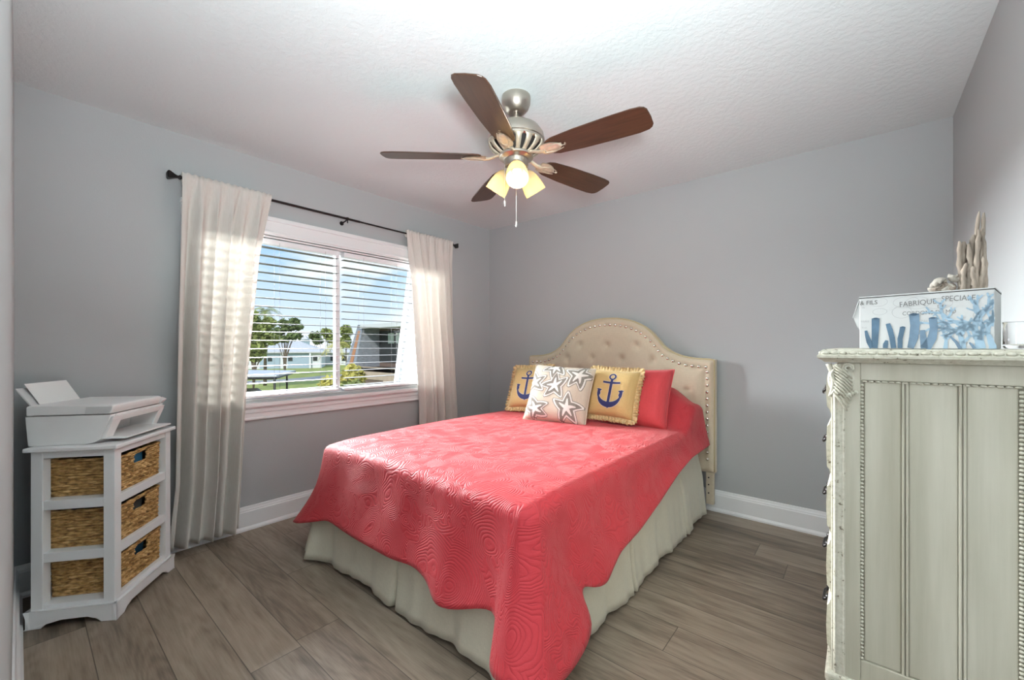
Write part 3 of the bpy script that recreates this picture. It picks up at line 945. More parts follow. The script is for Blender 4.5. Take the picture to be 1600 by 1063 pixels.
sp = thing('throw_pillow', 'square sand pillow with embroidered white and grey starfish, front of the bed pillows', 'pillow')
w_, h_ = .47, .44
m, surf = pillow_mesh(w_, h_, .17, 30, .04)
m.build('cushion_cover', M['star_base'], sp, smooth=True)
rim = []
for i in range(160):
    s = i/160*4; k = int(s); r_ = s-k
    u, v = [(r_, 0), (1, r_), (1-r_, 1), (0, 1-r_)][k]; rim.append(surf(u, v, 1))
MB().tube(rim+[rim[0]], .0045, 6).build('piping', M['star_base'], sp, smooth=True)
stars = [(-.015, .035, .085, 8), (.150, .130, .088, -8), (.105, -.120, .092, 4), (-.135, -.150, .082, 20), (-.185, .050, .080, 10), (-.045, .185, .080, 30), (.21, -.03, .05, 0)]
for (cx, cy, R_, rt) in stars[:6]:
    st_par = None
    for off, kind in ((.0040, 2), (.0010, 3), (.0019, 0), (.0029, 1)):
        fn = front_fn(surf, w_, h_, off); a = MB()
        for k in range(5):
            an = math.radians(90+rt+72*k)
            n = 9; pts = []; ws = []
            for i in range(n):
                tt = i/(n-1); rr = R_*(1.30, 1.16, .72, 1.36)[kind]*tt
                bend = .25*math.sin(k*2.1+cx*30)*tt
                x, y = cx+rr*math.cos(an+bend), cy+rr*math.sin(an+bend)
                x = max(-w_/2+.002, min(w_/2-.002, x)); y = max(-h_/2+.002, min(h_/2-.002, y))
                pts.append((x, y))
                base = (.043, .036, .0115, .046)[kind]*(R_/.085)
                ws.append(base*(1-tt)**.8+(.0055, .0016, .0028, .0078)[kind])
            a.ribbon(pts, ws, fn)
        o = a.build(('starfish_outline', 'starfish_shading', 'starfish', 'starfish_edge_line')[kind], (M['star_white'], M['star_grey'], M['star_white'], M['star_grey'])[kind], sp if kind == 2 else st_par)
        if kind == 2: st_par = o
place(sp, -1.690, 2.545, .842, math.radians(14), math.radians(27), math.radians(3))

def plain_pillow(label, x, y, z, yaw, lean, roll):
    t = thing('throw_pillow', label, 'pillow', group='plain coral pillows')
    m, surf = pillow_mesh(.46, .44, .15, 24, .05)
    m.build('cushion_cover', M['coral'], t, smooth=True)
    rm = []
    for i in range(120):
        s = i/120*4; k = int(s); r_ = s-k
        u, v = [(r_, 0), (1, r_), (1-r_, 1), (0, 1-r_)][k]; rm.append(surf(u, v, 1))
    MB().tube(rm+[rm[0]], .004, 6).build('piping', M['coral'], t, smooth=True)
    place(t, x, y, z, yaw, lean, roll); return t
plain_pillow('plain coral pillow behind the anchor pillow, its right corner against the headboard', -1.213, 2.815, .830, math.radians(2), math.radians(27), math.radians(-1))
plain_pillow('plain coral pillow mostly hidden behind the left anchor pillow', -2.10, 2.815, .805, math.radians(3), math.radians(30), math.radians(3))

# ------------------------------------------------------------------ corner storage unit with baskets
ANG = math.radians(-37.5)
UC = Vector((-2.7585, .279, 0))
un = thing('storage_unit', 'white open storage cabinet with three basket shelves standing angled in the corner', 'cabinet', UC, ANG)
PX, PY = .220, .1625
BXh, BYh = .208, .1505
# plinth with scalloped bottom
def scallop(L):
    pts = [(-L, 0), (-L+.055, 0)]
    pts += [(-L+.055+.03*t, .020*math.sin(t*PI/2)**1.0) for t in (.25, .5, .75, 1)]
    pts += [(-L+.105, .028), (L-.105, .028)]
    pts += [(L-.085+.03*(t), .020*math.cos(t*PI/2)) for t in (0, .25, .5, .75)] + [(L-.055, 0), (L, 0), (L, .075), (-L, .075)]
    return pts
m = MB()
m.prism(scallop(PX), 'y', PY-.016, PY); m.prism(scallop(PX), 'y', -PY, -PY+.016)
m.prism(scallop(PY), 'x', PX-.016, PX); m.prism(scallop(PY), 'x', -PX, -PX+.016)
m.build('plinth', M['white_paint'], un, bevel=.003)
m = MB()
for sx in (-1, 1):
    for sy in (-1, 1):
        x0, x1 = sorted((sx*BXh, sx*(BXh-.042))); y0, y1 = sorted((sy*BYh, sy*(BYh-.042)))
        m.box((x0, y0, .03), (x1, y1, .745))
m.build('corner_posts', M['white_paint'], un, bevel=.002)
SH = [.092, .310, .533]
for z in SH:
    MB().box((-BXh+.004, -BYh+.004, z-.040 if z > .1 else .05), (BXh-.004, BYh-.004, z)).build('shelf', M['white_paint'], un, bevel=.002)
MB().box((-BXh+.004, -BYh+.004, .715), (BXh-.004, BYh-.004, .745)).build('top_rail', M['white_paint'], un, bevel=.002)
MB().box((-BXh+.01, -BYh+.002, .06), (BXh-.01, -BYh+.012, .74)).build('back_panel', M['white_paint'], un)
MB().box((-.225, -.168, .745), (.225, .168, .763)).build('top_panel', M['white_paint'], un, bevel=.005, seg=3)

# baskets
bw, bd, bh = .312, .258, .160
def basket_mesh():
    m = MB()
    hole = (-.045, .045, .105, .148)
    def wall(P0, P1, rows, stakes, has_hole):
        L = (Vector(P1)-Vector(P0)).length; n = Vector((P1[1]-P0[1], -(P1[0]-P0[0]), 0)).normalized()
        nu, nv = stakes*5, rows*4
        base = len(m.v)
        def at(i, j):
            u, v = i/nu, j/nv
            p = Vector(P0).lerp(Vector(P1), u); rowi = int(j/4-.001)
            ph = (u*stakes*PI) + (PI if rowi % 2 else 0)
            bulge = abs(math.sin((j/4)*PI))**.6
            d = (.0075*bulge*(.6+.4*math.sin(ph))) + .0018*math.sin(ph)
            jit = .0016*mnoise.noise(Vector((u*19+P0[0]*9, v*23, P0[1]*5)))
            z = v*bh + .0022*math.sin(u*stakes*PI+rowi*PI)*1.0 + .003*mnoise.noise(Vector((u*7, rowi*1.3, P0[0])))
            fl = .006*(v-.5)
            return tuple(p+n*(d+jit+fl)+Vector((0, 0, max(0, z))))
        for j in range(nv+1):
            for i in range(nu+1): m.v.append(at(i, j))
        for j in range(nv):
            for i in range(nu):
                xx = P0[0]+(P1[0]-P0[0])*(i+.5)/nu; zz = (j+.5)/nv*bh
                if has_hole and hole[0] < xx < hole[1] and hole[2] < zz < hole[3]: continue
                a = base+j*(nu+1)+i; m.f.append((a, a+1, a+nu+2, a+nu+1))
    x, y = bw/2-.008, bd/2-.008
    wall((x, y, 0), (-x, y, 0), 15, 15, True); wall((-x, -y, 0), (x, -y, 0), 15, 15, False)
    wall((x, -y, 0), (x, y, 0), 13, 8, False); wall((-x, y, 0), (-x, -y, 0), 13, 8, False)
    m.box((-x, -y, 0), (x, y, .006))
    return m
bb = basket_mesh()
labels = ['woven basket with a blue cloth in its handle hole on the top cabinet shelf', 'woven basket with a grey handle hole on the middle cabinet shelf', 'woven basket with a blue handle hole on the lowest cabinet shelf']
first = None
Rz = Matrix.Rotation(ANG, 3, 'Z')
for i, z in enumerate((SH[2], SH[1], SH[0])):
    p = UC + Rz @ Vector((.003+[0, .004, -.006][i], .004, 0)); p.z = z+.001
    if first is None:
        bt = thing('basket', labels[i], 'basket', p, ANG, group='woven baskets in the cabinet')
        bb.build('woven_body', M['basket'], bt, smooth=False, solid=.004)
        rm = MB()
        path = [(-bw/2, -bd/2), (bw/2, -bd/2), (bw/2, bd/2), (-bw/2, bd/2)]
        pts = []
        for k in range(4):
            a, b = Vector(path[k]), Vector(path[(k+1) % 4])
            for t in np.linspace(0, 1, 24, endpoint=False):
                q = a.lerp(b, t); pts.append((q.x*.975, q.y*.97, bh-.002+.002*math.sin(len(pts)*1.3)))
        rm.tube(pts+[pts[0]], .0055, 6); rm.build('rim', M['basket'], bt, smooth=True)
        first = bt
    else:
        bt = copy_tree(first); bt.location = p; bt['label'] = labels[i]
    cl = MB().box((-.05, bd/2-.034, .09), (.05, bd/2-.022, .152)); 
    cl.build('cloth_liner', M['liner_grey'] if i == 1 else M['liner_blue'], bt)
    MB().box((-bw/2+.02, -bd/2+.02, .10), (bw/2-.02, bd/2-.045, .135)).build('contents_cloth', M['liner_grey'], bt)  # grey cloth slab filling the upper basket

# ------------------------------------------------------------------ printer
pr = thing('printer', 'white desktop printer with its front flap open on the corner cabinet', 'printer', (UC.x-.028*math.sin(-ANG)-.012, UC.y-.028*math.cos(-ANG)+.004, .764), ANG)
Lx = .192
# body: side profile in (y,z), extruded along x ; front (+y) slanted
def rounded_side(pts): return pts
bodyp = [(-.150, .002), (.075, .002), (.105, .010), (.125, .028), (.148, .085), (.158, .128), (-.158, .128)]
m = MB().prism([(y, z) for y, z in [(-.148, .0), (.060, .0), (.090, .006), (.112, .020), (.130, .055), (.150, .126), (-.158, .126)]], 'x', Lx-.035, Lx)
m.prism([(y, z) for y, z in [(-.148, .0), (.060, .0), (.090, .006), (.112, .020), (.130, .055), (.150, .126), (-.158, .126)]], 'x', -Lx, -Lx+.035)
m.box((-Lx+.035, -.15, 0), (Lx-.035, .02, .126)); m.box((-Lx+.035, .02, 0), (Lx-.035, .09, .018))
m.prism([(.02, .105), (.146, .105), (.150, .126), (.02, .126)], 'x', -Lx+.035, Lx-.035)
m.build('body', M['plastic'], pr, bevel=.006, seg=3)
# front flap frame
m = MB()
def fy(z): return .112+(.150-.112)*(z-.020)/.106
for x0, x1 in ((-Lx+.004, -Lx+.04), (Lx-.06, Lx-.004)):
    m.prism([(fy(.02), .020), (fy(.105)+.004, .105), (fy(.105)+.016, .105), (fy(.02)+.012, .020)], 'x', x0, x1)
m.prism([(fy(.092)+.002, .092), (fy(.118)+.002, .118), (fy(.118)+.014, .118), (fy(.092)+.014, .092)], 'x', -Lx+.004, Lx-.004)
m.build('front_flap', M['plastic'], pr, bevel=.003)
MB().box((-Lx+.04, .018, .02), (Lx-.04, .024, .104)).build('cavity_wall', M['plastic2'], pr)
m = MB().box((-.02, .03, .045), (.12, .05, .060)); m.box((.02, .05, .040), (.05, .062, .056)); m.box((.075, .05, .040), (.10, .06, .056))
m.build('ink_carriage', M['black'], pr, bevel=.003)
m = MB().prism([(.04, .016), (.190, .012), (.196, .016), (.194, .021), (.04, .024)], 'x', -Lx+.015, Lx-.03)
m.build('output_tray', M['plastic'], pr, bevel=.003)
m = MB()
lid = [(-.155, .130), (.150, .130), (.158, .150), (.160, .166), (.150, .170), (-.150, .172), (-.156, .166)]
m.prism(lid, 'x', -Lx+.035, Lx)
m.prism([(-.155, .130), (.152, .130), (.170, .150), (.150, .160), (-.155, .160)], 'x', -Lx, -Lx+.033)
m.build('scanner_lid', M['plastic'], pr, bevel=.006, seg=3)
MB().prism([(.055, .132), (.145, .132), (.154, .150), (.156, .162), (.060, .163)], 'x', Lx-.001, Lx+.0012).build('control_panel', M['plastic2'], pr)
# paper support leaning backwards
m = MB().prism([(-.150, .150), (-.215, .243), (-.212, .247), (-.140, .150)], 'x', -.10, .165)
m.build('paper_support', M['plastic2'], pr, bevel=.003)
Pm = Matrix.Rotation(ANG, 3, 'Z')
sh = MB().prism([(-.135, .150), (-.205, .263), (-.2035, .264), (-.1335, .150)], 'x', -.085, .135)
o = sh.build('paper_stack', M['paper']); o.location = pr.location; o.rotation_euler = (0, 0, ANG)
setp(o, 'white paper sheets leaning in the rear feed of the printer', 'paper')

# ------------------------------------------------------------------ dresser
DY0, DY1 = 1.37, 2.32       # camera-side face, far side
DXF, DXB = -.062, .325      # front (drawer) face, back
DT = 1.186
dr = thing('dresser', 'tall sage cream carved dresser at the right edge against the wall', 'dresser', (.14, (DY0+DY1)/2, 0))
OX, OY = .14, (DY0+DY1)/2
def dl(m): m.v = [(x-OX, y-OY, z) for x, y, z in m.v]; return m
# top with moulded edge
m = MB()
prof = [(0.0, DT-.034), (.012, DT-.034), (.020, DT-.028), (.030, DT-.022), (.030, DT-.016), (.024, DT-.012), (.020, DT-.003), (.014, DT)]
rings = []
for d, z in prof:
    rings.append([(DXF-d*.9, DY0-d, z), (DXB+.012, DY0-d, z), (DXB+.012, DY1+d, z), (DXF-d*.9, DY1+d, z)])
m.v = [p for rg in rings for p in rg]
for i in range(len(rings)-1):
    for k in range(4): m.f.append((i*4+k, i*4+(k+1) % 4, i*4+4+(k+1) % 4, i*4+4+k))
m.f.append((0, 1, 2, 3)); nn = len(m.v); m.f.append((nn-4, nn-3, nn-2, nn-1))
tp = dl(m).build('top', M['worn'], dr)
# carcass
dl(MB().box((DXF+.02, DY0+.012, .33), (DXB, DY1-.012, DT-.034))).build('carcass', M['dresser'], dr)
# side frame (near)
m = MB()
m.box((DXF+.015, DY0, .33), (-.002, DY0+.02, DT-.034))             # front stile
m.box((.266, DY0, .33), (DXB, DY0+.02, DT-.034))                   # rear stile
m.box((-.002, DY0+.001, 1.108), (.266, DY0+.02, DT-.034))          # top rail
m.box((-.002, DY0+.001, .33), (.266, DY0+.02, .40))                # bottom rail
dl(m).build('side_frame', M['dresser'], dr, bevel=.002)
m = MB()
def pan(x0, x1):
    m.box((x0, DY0+.006, .40), (x1, DY0+.02, 1.106))
pan(.005, .0745); pan(.0865, .169); pan(.181, .258)
dl(m).build('side_panel', M['dresser'], dr, bevel=.004, seg=3)
m = MB()
for x in (.088, .100, .205, .217):
    pass
for xc in (.0805, .175):
    m.tube([(xc-.0035, DY0+.005, .40), (xc-.0035, DY0+.005, 1.104)], .0028, 8); m.tube([(xc+.0035, DY0+.005, .40), (xc+.0035, DY0+.005, 1.104)], .0028, 8)
dl(m).build('panel_moulding', M['dresser'], dr, smooth=40)
m = MB()
z = .405
while z < 1.100:
    for xc in (.001, .261): m.ball((xc, DY0+.004, z), .0042, 8, 6, (1, 1, .85))
    z += .0092
x = .006
while x < .258:
    m.ball((x, DY0+.004, 1.105), .0038, 8, 6, (1.6, 1, .7)); x += .0125
dl(m).build('bead_moulding', M['worn'], dr, smooth=True)
m = MB()
x = DXF-.01
while x < DXB:
    m.ball((x, DY0-.024, DT-.010), .0055, 8, 6, (1.5, .7, .8)); x += .0185
y = DY0
while y < DY1:
    m.ball((DXF-.022, y, DT-.010), .0055, 8, 6, (.7, 1.5, .8)); y += .0185
dl(m).build('carved_edge', M['worn'], tp, smooth=True)
# corner pilaster (rounded) with flute lines
for y in (DY0+.012, DY1-.012):
    m = MB()
    m.tube([(DXF+.018, y, .33), (DXF+.018, y, 1.10)], .017, 20)
    for a in (-150, -120, -60, -20):
        m.tube([(DXF+.018+.017*math.cos(math.radians(a)), y+.017*math.sin(math.radians(a)), .345), (DXF+.018+.017*math.cos(math.radians(a)), y+.017*math.sin(math.radians(a)), 1.07)], .0025, 6)
    dl(m).build('corner_pilaster', M['worn'], dr, smooth=40)
# carved acanthus on the near corner
m = MB()
ax, az, ay = DXF+.026, 1.108, DY0-.004
m.ball((ax-.004, ay+.008, az), .04, 20, 14, (.72, .30, 1.10))
for i in range(10):
    t = i/9
    x0 = DXF+.006+.004*math.sin(t*PI); z0 = 1.146-.07*t
    pts = []
    for k in range(12):
        q = k/11
        x = x0+.042*q*(1-.25*t) ; z_ = z0-.035*q**1.6-.012*t*q
        yy = ay-.006-.012*math.sin(q*PI)
        pts.append((x-.004, yy+.006*q*q, z_))
    m.tube(pts, [.0026*(1-.4*abs(2*k/11-1)) for k in range(12)], 6)
for rr in (.006, .011):   # volute
    m.tube([(ax+.010+rr*math.cos(a), ay-.008, 1.138+rr*math.sin(a)) for a in np.linspace(-.5, 4.6, 16)], .0028, 6)
m.tube([(DXF-.004+.010*math.sin(t*PI*.9), ay-.006, 1.148-.085*t) for t in np.linspace(0, 1, 14)], [.006-.002*t for t in np.linspace(0, 1, 14)], 8)
m.tube([(DXF+.008+.006*math.cos(t*9), ay-.010, 1.148-.08*t) for t in np.linspace(0, 1, 24)], .003, 6)
for i in range(7):
    m.ball((DXF+.014+.0062*i, ay-.007, 1.068+.003*abs(i-3)), .005, 8, 6)
dl(m).build('acanthus_carving', M['worn'], dr, smooth=True)
# drawers on the front (facing -x)
dz = [1.075, .905, .735, .555, .385]
dzs = [(1.01, 1.135), (.848, 1.000), (.690, .838), (.530, .680), (.372, .520)]
for (z0, z1) in dzs:
    hgt = z1-z0
    pr_ = [(DXF+.03, z0), (DXF+.004, z0), (DXF-.002, z0+.006), (DXF-.004, z0+.016), (DXF-.009, z0+.022), (DXF-.011, z0+.5*hgt), (DXF-.009, z1-.022), (DXF-.004, z1-.016), (DXF-.002, z1-.006), (DXF+.004, z1), (DXF+.03, z1)]
    m = MB().prism(pr_, 'y', DY0+.030, DY1-.030)
    d_ = dl(m).build('drawer', M['worn'], dr, smooth=40)
    for yy in (DY0+.22, DY1-.22):
        q = MB(); zc = (z0+z1)/2
        q.tube([(DXF-.010, yy-.035, zc), (DXF-.024, yy-.030, zc-.012), (DXF-.026, yy, zc-.020), (DXF-.024, yy+.030, zc-.012), (DXF-.010, yy+.035, zc)], .0045, 8)
        q.ball((DXF-.012, yy-.035, zc), .010, 10, 8); q.ball((DXF-.012, yy+.035, zc), .010, 10, 8)
        dl(q).build('handle', M['rod'], d_, smooth=True)
m = MB()
m.box((DXF-.012, DY0-.012, .315), (DXB, DY1+.012, .345)); m.box((DXF, DY0, .26), (DXB, DY1, .318))
dl(m).build('base_moulding', M['worn'], dr, bevel=.008, seg=3)
for (lx, ly) in ((DXF+.03, DY0+.03), (DXB-.03, DY0+.03), (DXF+.03, DY1-.03), (DXB-.03, DY1-.03)):
    sg = -1 if ly < OY else 1
    lg = MB().tube([(lx, ly, .27), (lx-.008, ly+sg*.010, .22), (lx-.004, ly+sg*.004, .14), (lx, ly-sg*.002, .06), (lx-.006, ly+sg*.006, .015), (lx-.006, ly+sg*.006, 0)], [.032, .034, .024, .017, .021, .018], 12)
    dl(lg).build('leg', M['worn'], dr, smooth=40)

# ------------------------------------------------------------------ decorated box on the dresser
DTZ = DT+.001
e1 = Vector((.975, -.222, 0)).normalized(); ang = math.atan2(e1.y, e1.x)
BL, BD, BHt = .240, .165, .140
cen = Vector((.23, 1.417, 0)) - e1*(BL/2) + Vector((-e1.y, e1.x, 0))*(BD/2)
bx = thing('decorative_box', 'white box printed with blue coral and French lettering on the dresser', 'box', (cen.x, cen.y, DTZ), ang)
MB().box((-BL/2, -BD/2, 0), (BL/2, BD/2, BHt-.004)).build('box_body', M['box_white'], bx, bevel=.0015)
ld = MB().box((-BL/2-.001, -BD/2-.001, BHt-.003), (BL/2+.001, BD/2+.001, BHt)).build('box_lid', M['box_white'], bx, bevel=.001)
MB().box((-BL/2-.0005, -BD/2-.0005, BHt-.0045), (BL/2+.0005, BD/2+.0005, BHt-.0028)).build('lid_seam', M['dark'], bx)
# end flap standing out on the left
fl = MB().prism([(-BL/2, .128), (-BL/2-.014, .085), (-BL/2-.006, .060), (-BL/2, .050)], 'y', -BD/2+.004, -BD/2+.0055)
fl.prism([(-BL/2, .134), (-BL/2-.002, .134), (-BL/2-.016, .085), (-BL/2-.014, .085)], 'y', -BD/2+.002, -BD/2+.05)
fl.build('end_flap', M['box_white'], bx)
fn = lambda x, y: (x, -BD/2-.0006, y)
fn2 = lambda x, y: (x, -BD/2-.0009, y)
fn3 = lambda x, y: (x, -BD/2-.0012, y)
Wb = BL/1175.0   # zoomed crop pixels across the face
def fx_(px): return -BL/2+(px-145)*Wb
def fz_(px, py):  # face z from crop pixel (perspective rows approx.)
    t = (px-145)/1175.0; ytop = 215-105*t; return (660-py)/(660-ytop)*(BHt-.003)
def strip(pts, ws, f, mb): mb.ribbon([(fx_(a), max(.0015, fz_(a, b))) for a, b in pts], [w_*Wb for w_ in ws], f)
pale = MB()
rng = random.Random(11)
def branch(x, y, a, L, w_, dep):
    n = 5; pts = [(x, y)]
    for i in range(n):
        a += rng.uniform(-.22, .22); x += L/n*math.cos(a); y += L/n*math.sin(a); pts.append((x, y))
    pts = [(min(BL/2-.003, max(-BL/2+.003, p)), min(BHt-.006, max(.001, q))) for p, q in pts]
    pale.ribbon(pts, [w_*(1-.35*i/n) for i in range(n+1)], fn)
    if dep:
        for s in (-1, 1):
            branch(x, y, a+s*rng.uniform(.35, .75), L*rng.uniform(.62, .82), w_*.72, dep-1)
        if rng.random() < .7:
            k = pts[n//2]; branch(k[0], k[1], a+rng.choice((-1, 1))*rng.uniform(.7, 1.1), L*.6, w_*.6, dep-1)
branch(fx_(1215), .001, PI/2+.1, .050, .0085, 4)
branch(fx_(1080), .001, PI/2+.25, .032, .006, 3)
branch(fx_(1310), .001, PI/2+.05, .036, .006, 3)
branch(fx_(940), .001, PI/2-.2, .022, .004, 3)
pale.build('pale_coral_print', M['coral_pale'], bx)
dk = MB()
strip([(300, 660), (305, 560), (308, 470), (310, 390)], [30, 34, 38, 40], fn2, dk)
strip([(275, 655), (245, 600), (222, 540), (212, 500)], [24, 28, 20, 14], fn2, dk)
strip([(405, 660), (408, 620), (420, 585)], [24, 26, 14], fn2, dk)
strip([(485, 660), (470, 560), (450, 490), (430, 435)], [26, 27, 27, 22], fn2, dk)
strip([(545, 660), (545, 570), (560, 510), (570, 465)], [22, 24, 24, 26], fn2, dk)
dk.build('dark_coral_print', M['coral_dark'], bx)
md_ = MB()
strip([(640, 660), (670, 560), (680, 450), (672, 345)], [30, 42, 42, 46], fn2, md_)
strip([(770, 660), (830, 560), (845, 470), (835, 378)], [50, 40, 34, 36], fn2, md_)
strip([(765, 655), (755, 570), (745, 490)], [34, 30, 22], fn2, md_)
strip([(1060, 660), (1030, 600), (980, 545)], [16, 14, 9], fn3, md_)
strip([(1170, 660), (1150, 620), (1130, 600)], [14, 12, 7], fn3, md_)
md_.build('mid_coral_print', M['coral_mid'], bx)
dots = MB()
for (a, b, r0, r1) in ((310, 392, 34, 10), (570, 466, 24, 9), (672, 350, 42, 14), (835, 380, 32, 9)):
    x0, z0 = fx_(a), fz_(a, b)
    pts = [(x0-r0*Wb+2*r0*Wb*i/8, z0) for i in range(9)]
    dots.ribbon(pts, [r1*Wb*1.2*math.sin(PI*(i+.3)/8.6) for i in range(9)], fn3)
dots.build('coral_tip_print', mat('deep_blue_print', (.035, .075, .12), .6), bx)
for (a, b, rx, ry) in ((600, 240, 120, 50), (700, 245, 110, 55), (560, 330, 90, 55), (340, 245, 85, 38), (350, 330, 70, 28), (880, 250, 120, 45), (1240, 350, 80, 50)):
    pts = []
    for i in range(25):
        q = 2*PI*i/24
        pts.append((fx_(a+rx*math.cos(q)), min(BHt-.006, fz_(a, b+ry*math.sin(q)))))
    MB().ribbon(pts, .0004, lambda x, y: (x, -BD/2-.0003, y)).build('scroll_line', M['ink_light'], bx)
def text(s, px, py, size, m, sx=1.0, rot=0, sh=0):
    cu = bpy.data.curves.new('lettering', 'FONT'); cu.body = s; cu.size = size; cu.resolution_u = 3; cu.offset = sh
    o = bpy.data.objects.new('lettering', cu); COL.objects.link(o)
    bpy.context.view_layer.update()
    me = bpy.data.meshes.new_from_object(o.evaluated_get(bpy.context.evaluated_depsgraph_get()))
    x0, z0 = fx_(px), fz_(px, py); c, n_ = math.cos(rot), math.sin(rot)
    LM = MB(); LM.add([(x0+(v.co.x*sx)*c+v.co.y*n_, -BD/2-.0004, z0-(v.co.x*sx)*n_+v.co.y*c) for v in me.vertices], [tuple(p.vertices) for p in me.polygons])
    LM.build('lettering', m, bx)
    bpy.data.objects.remove(o); bpy.data.curves.remove(cu); bpy.data.meshes.remove(me)
text('& FILS', 150, 276, .0150, M['ink'], .95, 0, .0002)
text('FABRIQUE', 538, 286, .0185, M['ink'], .80, -.06)
text('SPECIALE', 905, 230, .0185, M['ink'], .74, .03)
text('DE', 872, 288, .0100, M['ink'], 1.0)
text('CORDONS DE MO', 565, 360, .0135, M['ink'], .84)
text('PARIS', 160, 430, .0070, M['ink_light'], 1.0)
text('Rue', 170, 482, .0065, M['ink_light'])
text('de', 170, 305, .0065, M['ink_light'])
text('No', 735, 418, .0085, M['ink_light'])
text('12', 1095, 560, .0095, M['ink_light'])

# driftwood and shells on top of the box
e2 = Vector((-e1.y, e1.x, 0))
topz = DTZ+BHt+.001
dwp = cen + e1*.074 + e2*.010
dw = thing('driftwood_sculpture', 'upright bundle of grey driftwood sticks standing on the printed box', 'driftwood', (dwp.x, dwp.y, topz))
sticks = [  # x at foot, x at tip, y, height, radii
 (-.019, -.017, -.008, .128, .0075, .005), (-.012, -.012, -.003, .126, .0080, .006), (-.004, -.003, -.012, .118, .0075, .0055), (.003, .006, -.004, .140, .0080, .006),
 (.009, .012, -.013, .150, .0075, .005), (.015, .019, -.006, .152, .0080, .005), (.021, .023, -.010, .142, .0070, .004), (.004, .017, .006, .198, .0120, .0030),
 (.012, .022, .004, .192, .0100, .0045), (-.010, -.006, .008, .110, .0090, .006), (.020, .024, .006, .118, .0080, .005), (-.014, -.010, -.016, .070, .0075, .005), (.002, .003, -.019, .060, .0070, .005), (.016, .019, -.018, .082, .0070, .004)]
rng = random.Random(5)
for (x0, x1, y0, zt, r0, r1) in sticks:
    pts = []; rr = []
    for i in range(12):
        t = i/11
        pts.append((x0+(x1-x0)*t+rng.uniform(-.0010, .0010)+.0016*math.sin(t*5+x0*300), y0+.002*math.sin(t*4+y0*200), zt*t))
        rr.append((r0+(r1-r0)*t)*(1+.16*math.sin(i*1.9+x0*500)))
    rr[-1] *= .5
    MB().tube(pts, [q*1.05 for q in rr], 9, squash=.8).build('stick', M['driftwood'], dw, smooth=60)
clp = cen + e1*.036 + e2*.006
ct = thing('shell_cluster', 'bleached shell and coral cluster beside the driftwood on the printed box', 'shells', (clp.x, clp.y, topz))
rng = random.Random(9)
for i in range(11):
    x = rng.uniform(-.020, .018); z = rng.uniform(.008, .052)*(1-abs(x)/.06); y = rng.uniform(-.014, .014)
    if i < 5: z = .010
    m = MB()
    # small curled shell: tapering spiral tube
    a0 = rng.uniform(0, 6.28); R_ = rng.uniform(.006, .010)
    pts = []; rr = []
    for k in range(16):
        t = k/15; a = a0+t*7
        pts.append((x+R_*(1-t*.8)*math.cos(a), y+.010*t-.005, z+R_*(1-t*.8)*math.sin(a)+.002)); rr.append(.0085*(1-t)+.0015)
    m.tube(pts, rr, 9)
    mn = min(v[2] for v in m.v)
    if mn < 0 or i < 5: m.v = [(a, b, c-mn) for a, b, c in m.v]
    m.build('shell', M['shell'] if i % 3 else M['driftwood'], ct, smooth=True)

# glass votive
gl = MB()
gx, gy = .316, 1.715
pr_o = []; N = 40
prof = [(.0, .001), (.020, .0), (.0235, .004), (.0235, .066), (.0245, .070), (.0225, .071), (.020, .066), (.0195, .012), (.0, .010)]
gl.lathe(prof, N, closed=True)
gl.v = [(x*(1+.05*math.cos(8*math.atan2(y, x))*(1 if .006 < z < .064 and math.hypot(x, y) > .0215 else 0)), y*(1+.05*math.cos(8*math.atan2(y, x))*(1 if .006 < z < .064 and math.hypot(x, y) > .0215 else 0)), z) for x, y, z in gl.v]
o = gl.build('glass_votive', M['glass'], smooth=50); o.location = (gx, gy, DTZ+.0005)
setp(o, 'small ribbed clear glass candle holder right of the printed box', 'candle holder')

# ------------------------------------------------------------------ outside
M['lawn'] = mat('lawn', (.30, .33, .075), .9, var=.25, vscale=.7)
M['asphalt'] = mat('asphalt', (.30, .295, .30), .9, var=.1, vscale=2)
M['house_white'] = mat('white_siding', (.66, .68, .70), .7)
M['house_blue'] = mat('pale_blue_siding', (.33, .42, .50), .7)
M['roof_grey'] = mat('pale_grey_roof', (.52, .52, .53), .8, var=.08, vscale=3)
M['glass_dark'] = mat('dark_window_glass', (.035, .04, .042), .12)
M['shingle'] = mat('blue_grey_shingles', (.25, .27, .31), .8, var=.25, vscale=4, stretch=(1, 1, 5))
M['tan'] = mat('tan_stucco', (.46, .36, .28), .8, var=.1, vscale=2)
M['cedar'] = mat('cedar_trim', (.42, .19, .09), .7)
M['brown'] = mat('brown_stucco', (.17, .12, .10), .8)
M['leaf1'] = mat('leaf_dark', (.13, .175, .06), .8, var=.4, vscale=1.5)
M['leaf2'] = mat('leaf_olive', (.26, .30, .09), .8, var=.4, vscale=1.5)
M['leaf3'] = mat('leaf_yellow', (.48, .43, .11), .8, var=.3, vscale=1.5)
M['bark'] = mat('bark', (.13, .10, .075), .9)
M['metal_roof'] = mat('white_metal_roof', (.62, .63, .65), .5)
M['car'] = mat('maroon_car_paint', (.09, .035, .04), .25, coat=.5)

def wpt(px, d, z=None, py=None):
    """world point seen in image column px at camera depth d"""
    fx = -math.sin(YAW)+(px-800)/F_PX*math.cos(YAW); fy_ = math.cos(YAW)+(px-800)/F_PX*math.sin(YAW)
    zz = CAM_Z+(541-py)/F_PX*d if py is not None else (z or 0)
    return Vector((fx*d, fy_*d, zz))
g_ = MB().box((-260, -120, GZ-.3), (40, 220, GZ)); struct(g_, 'ground', M['lawn'], 'green lawn outside the window')
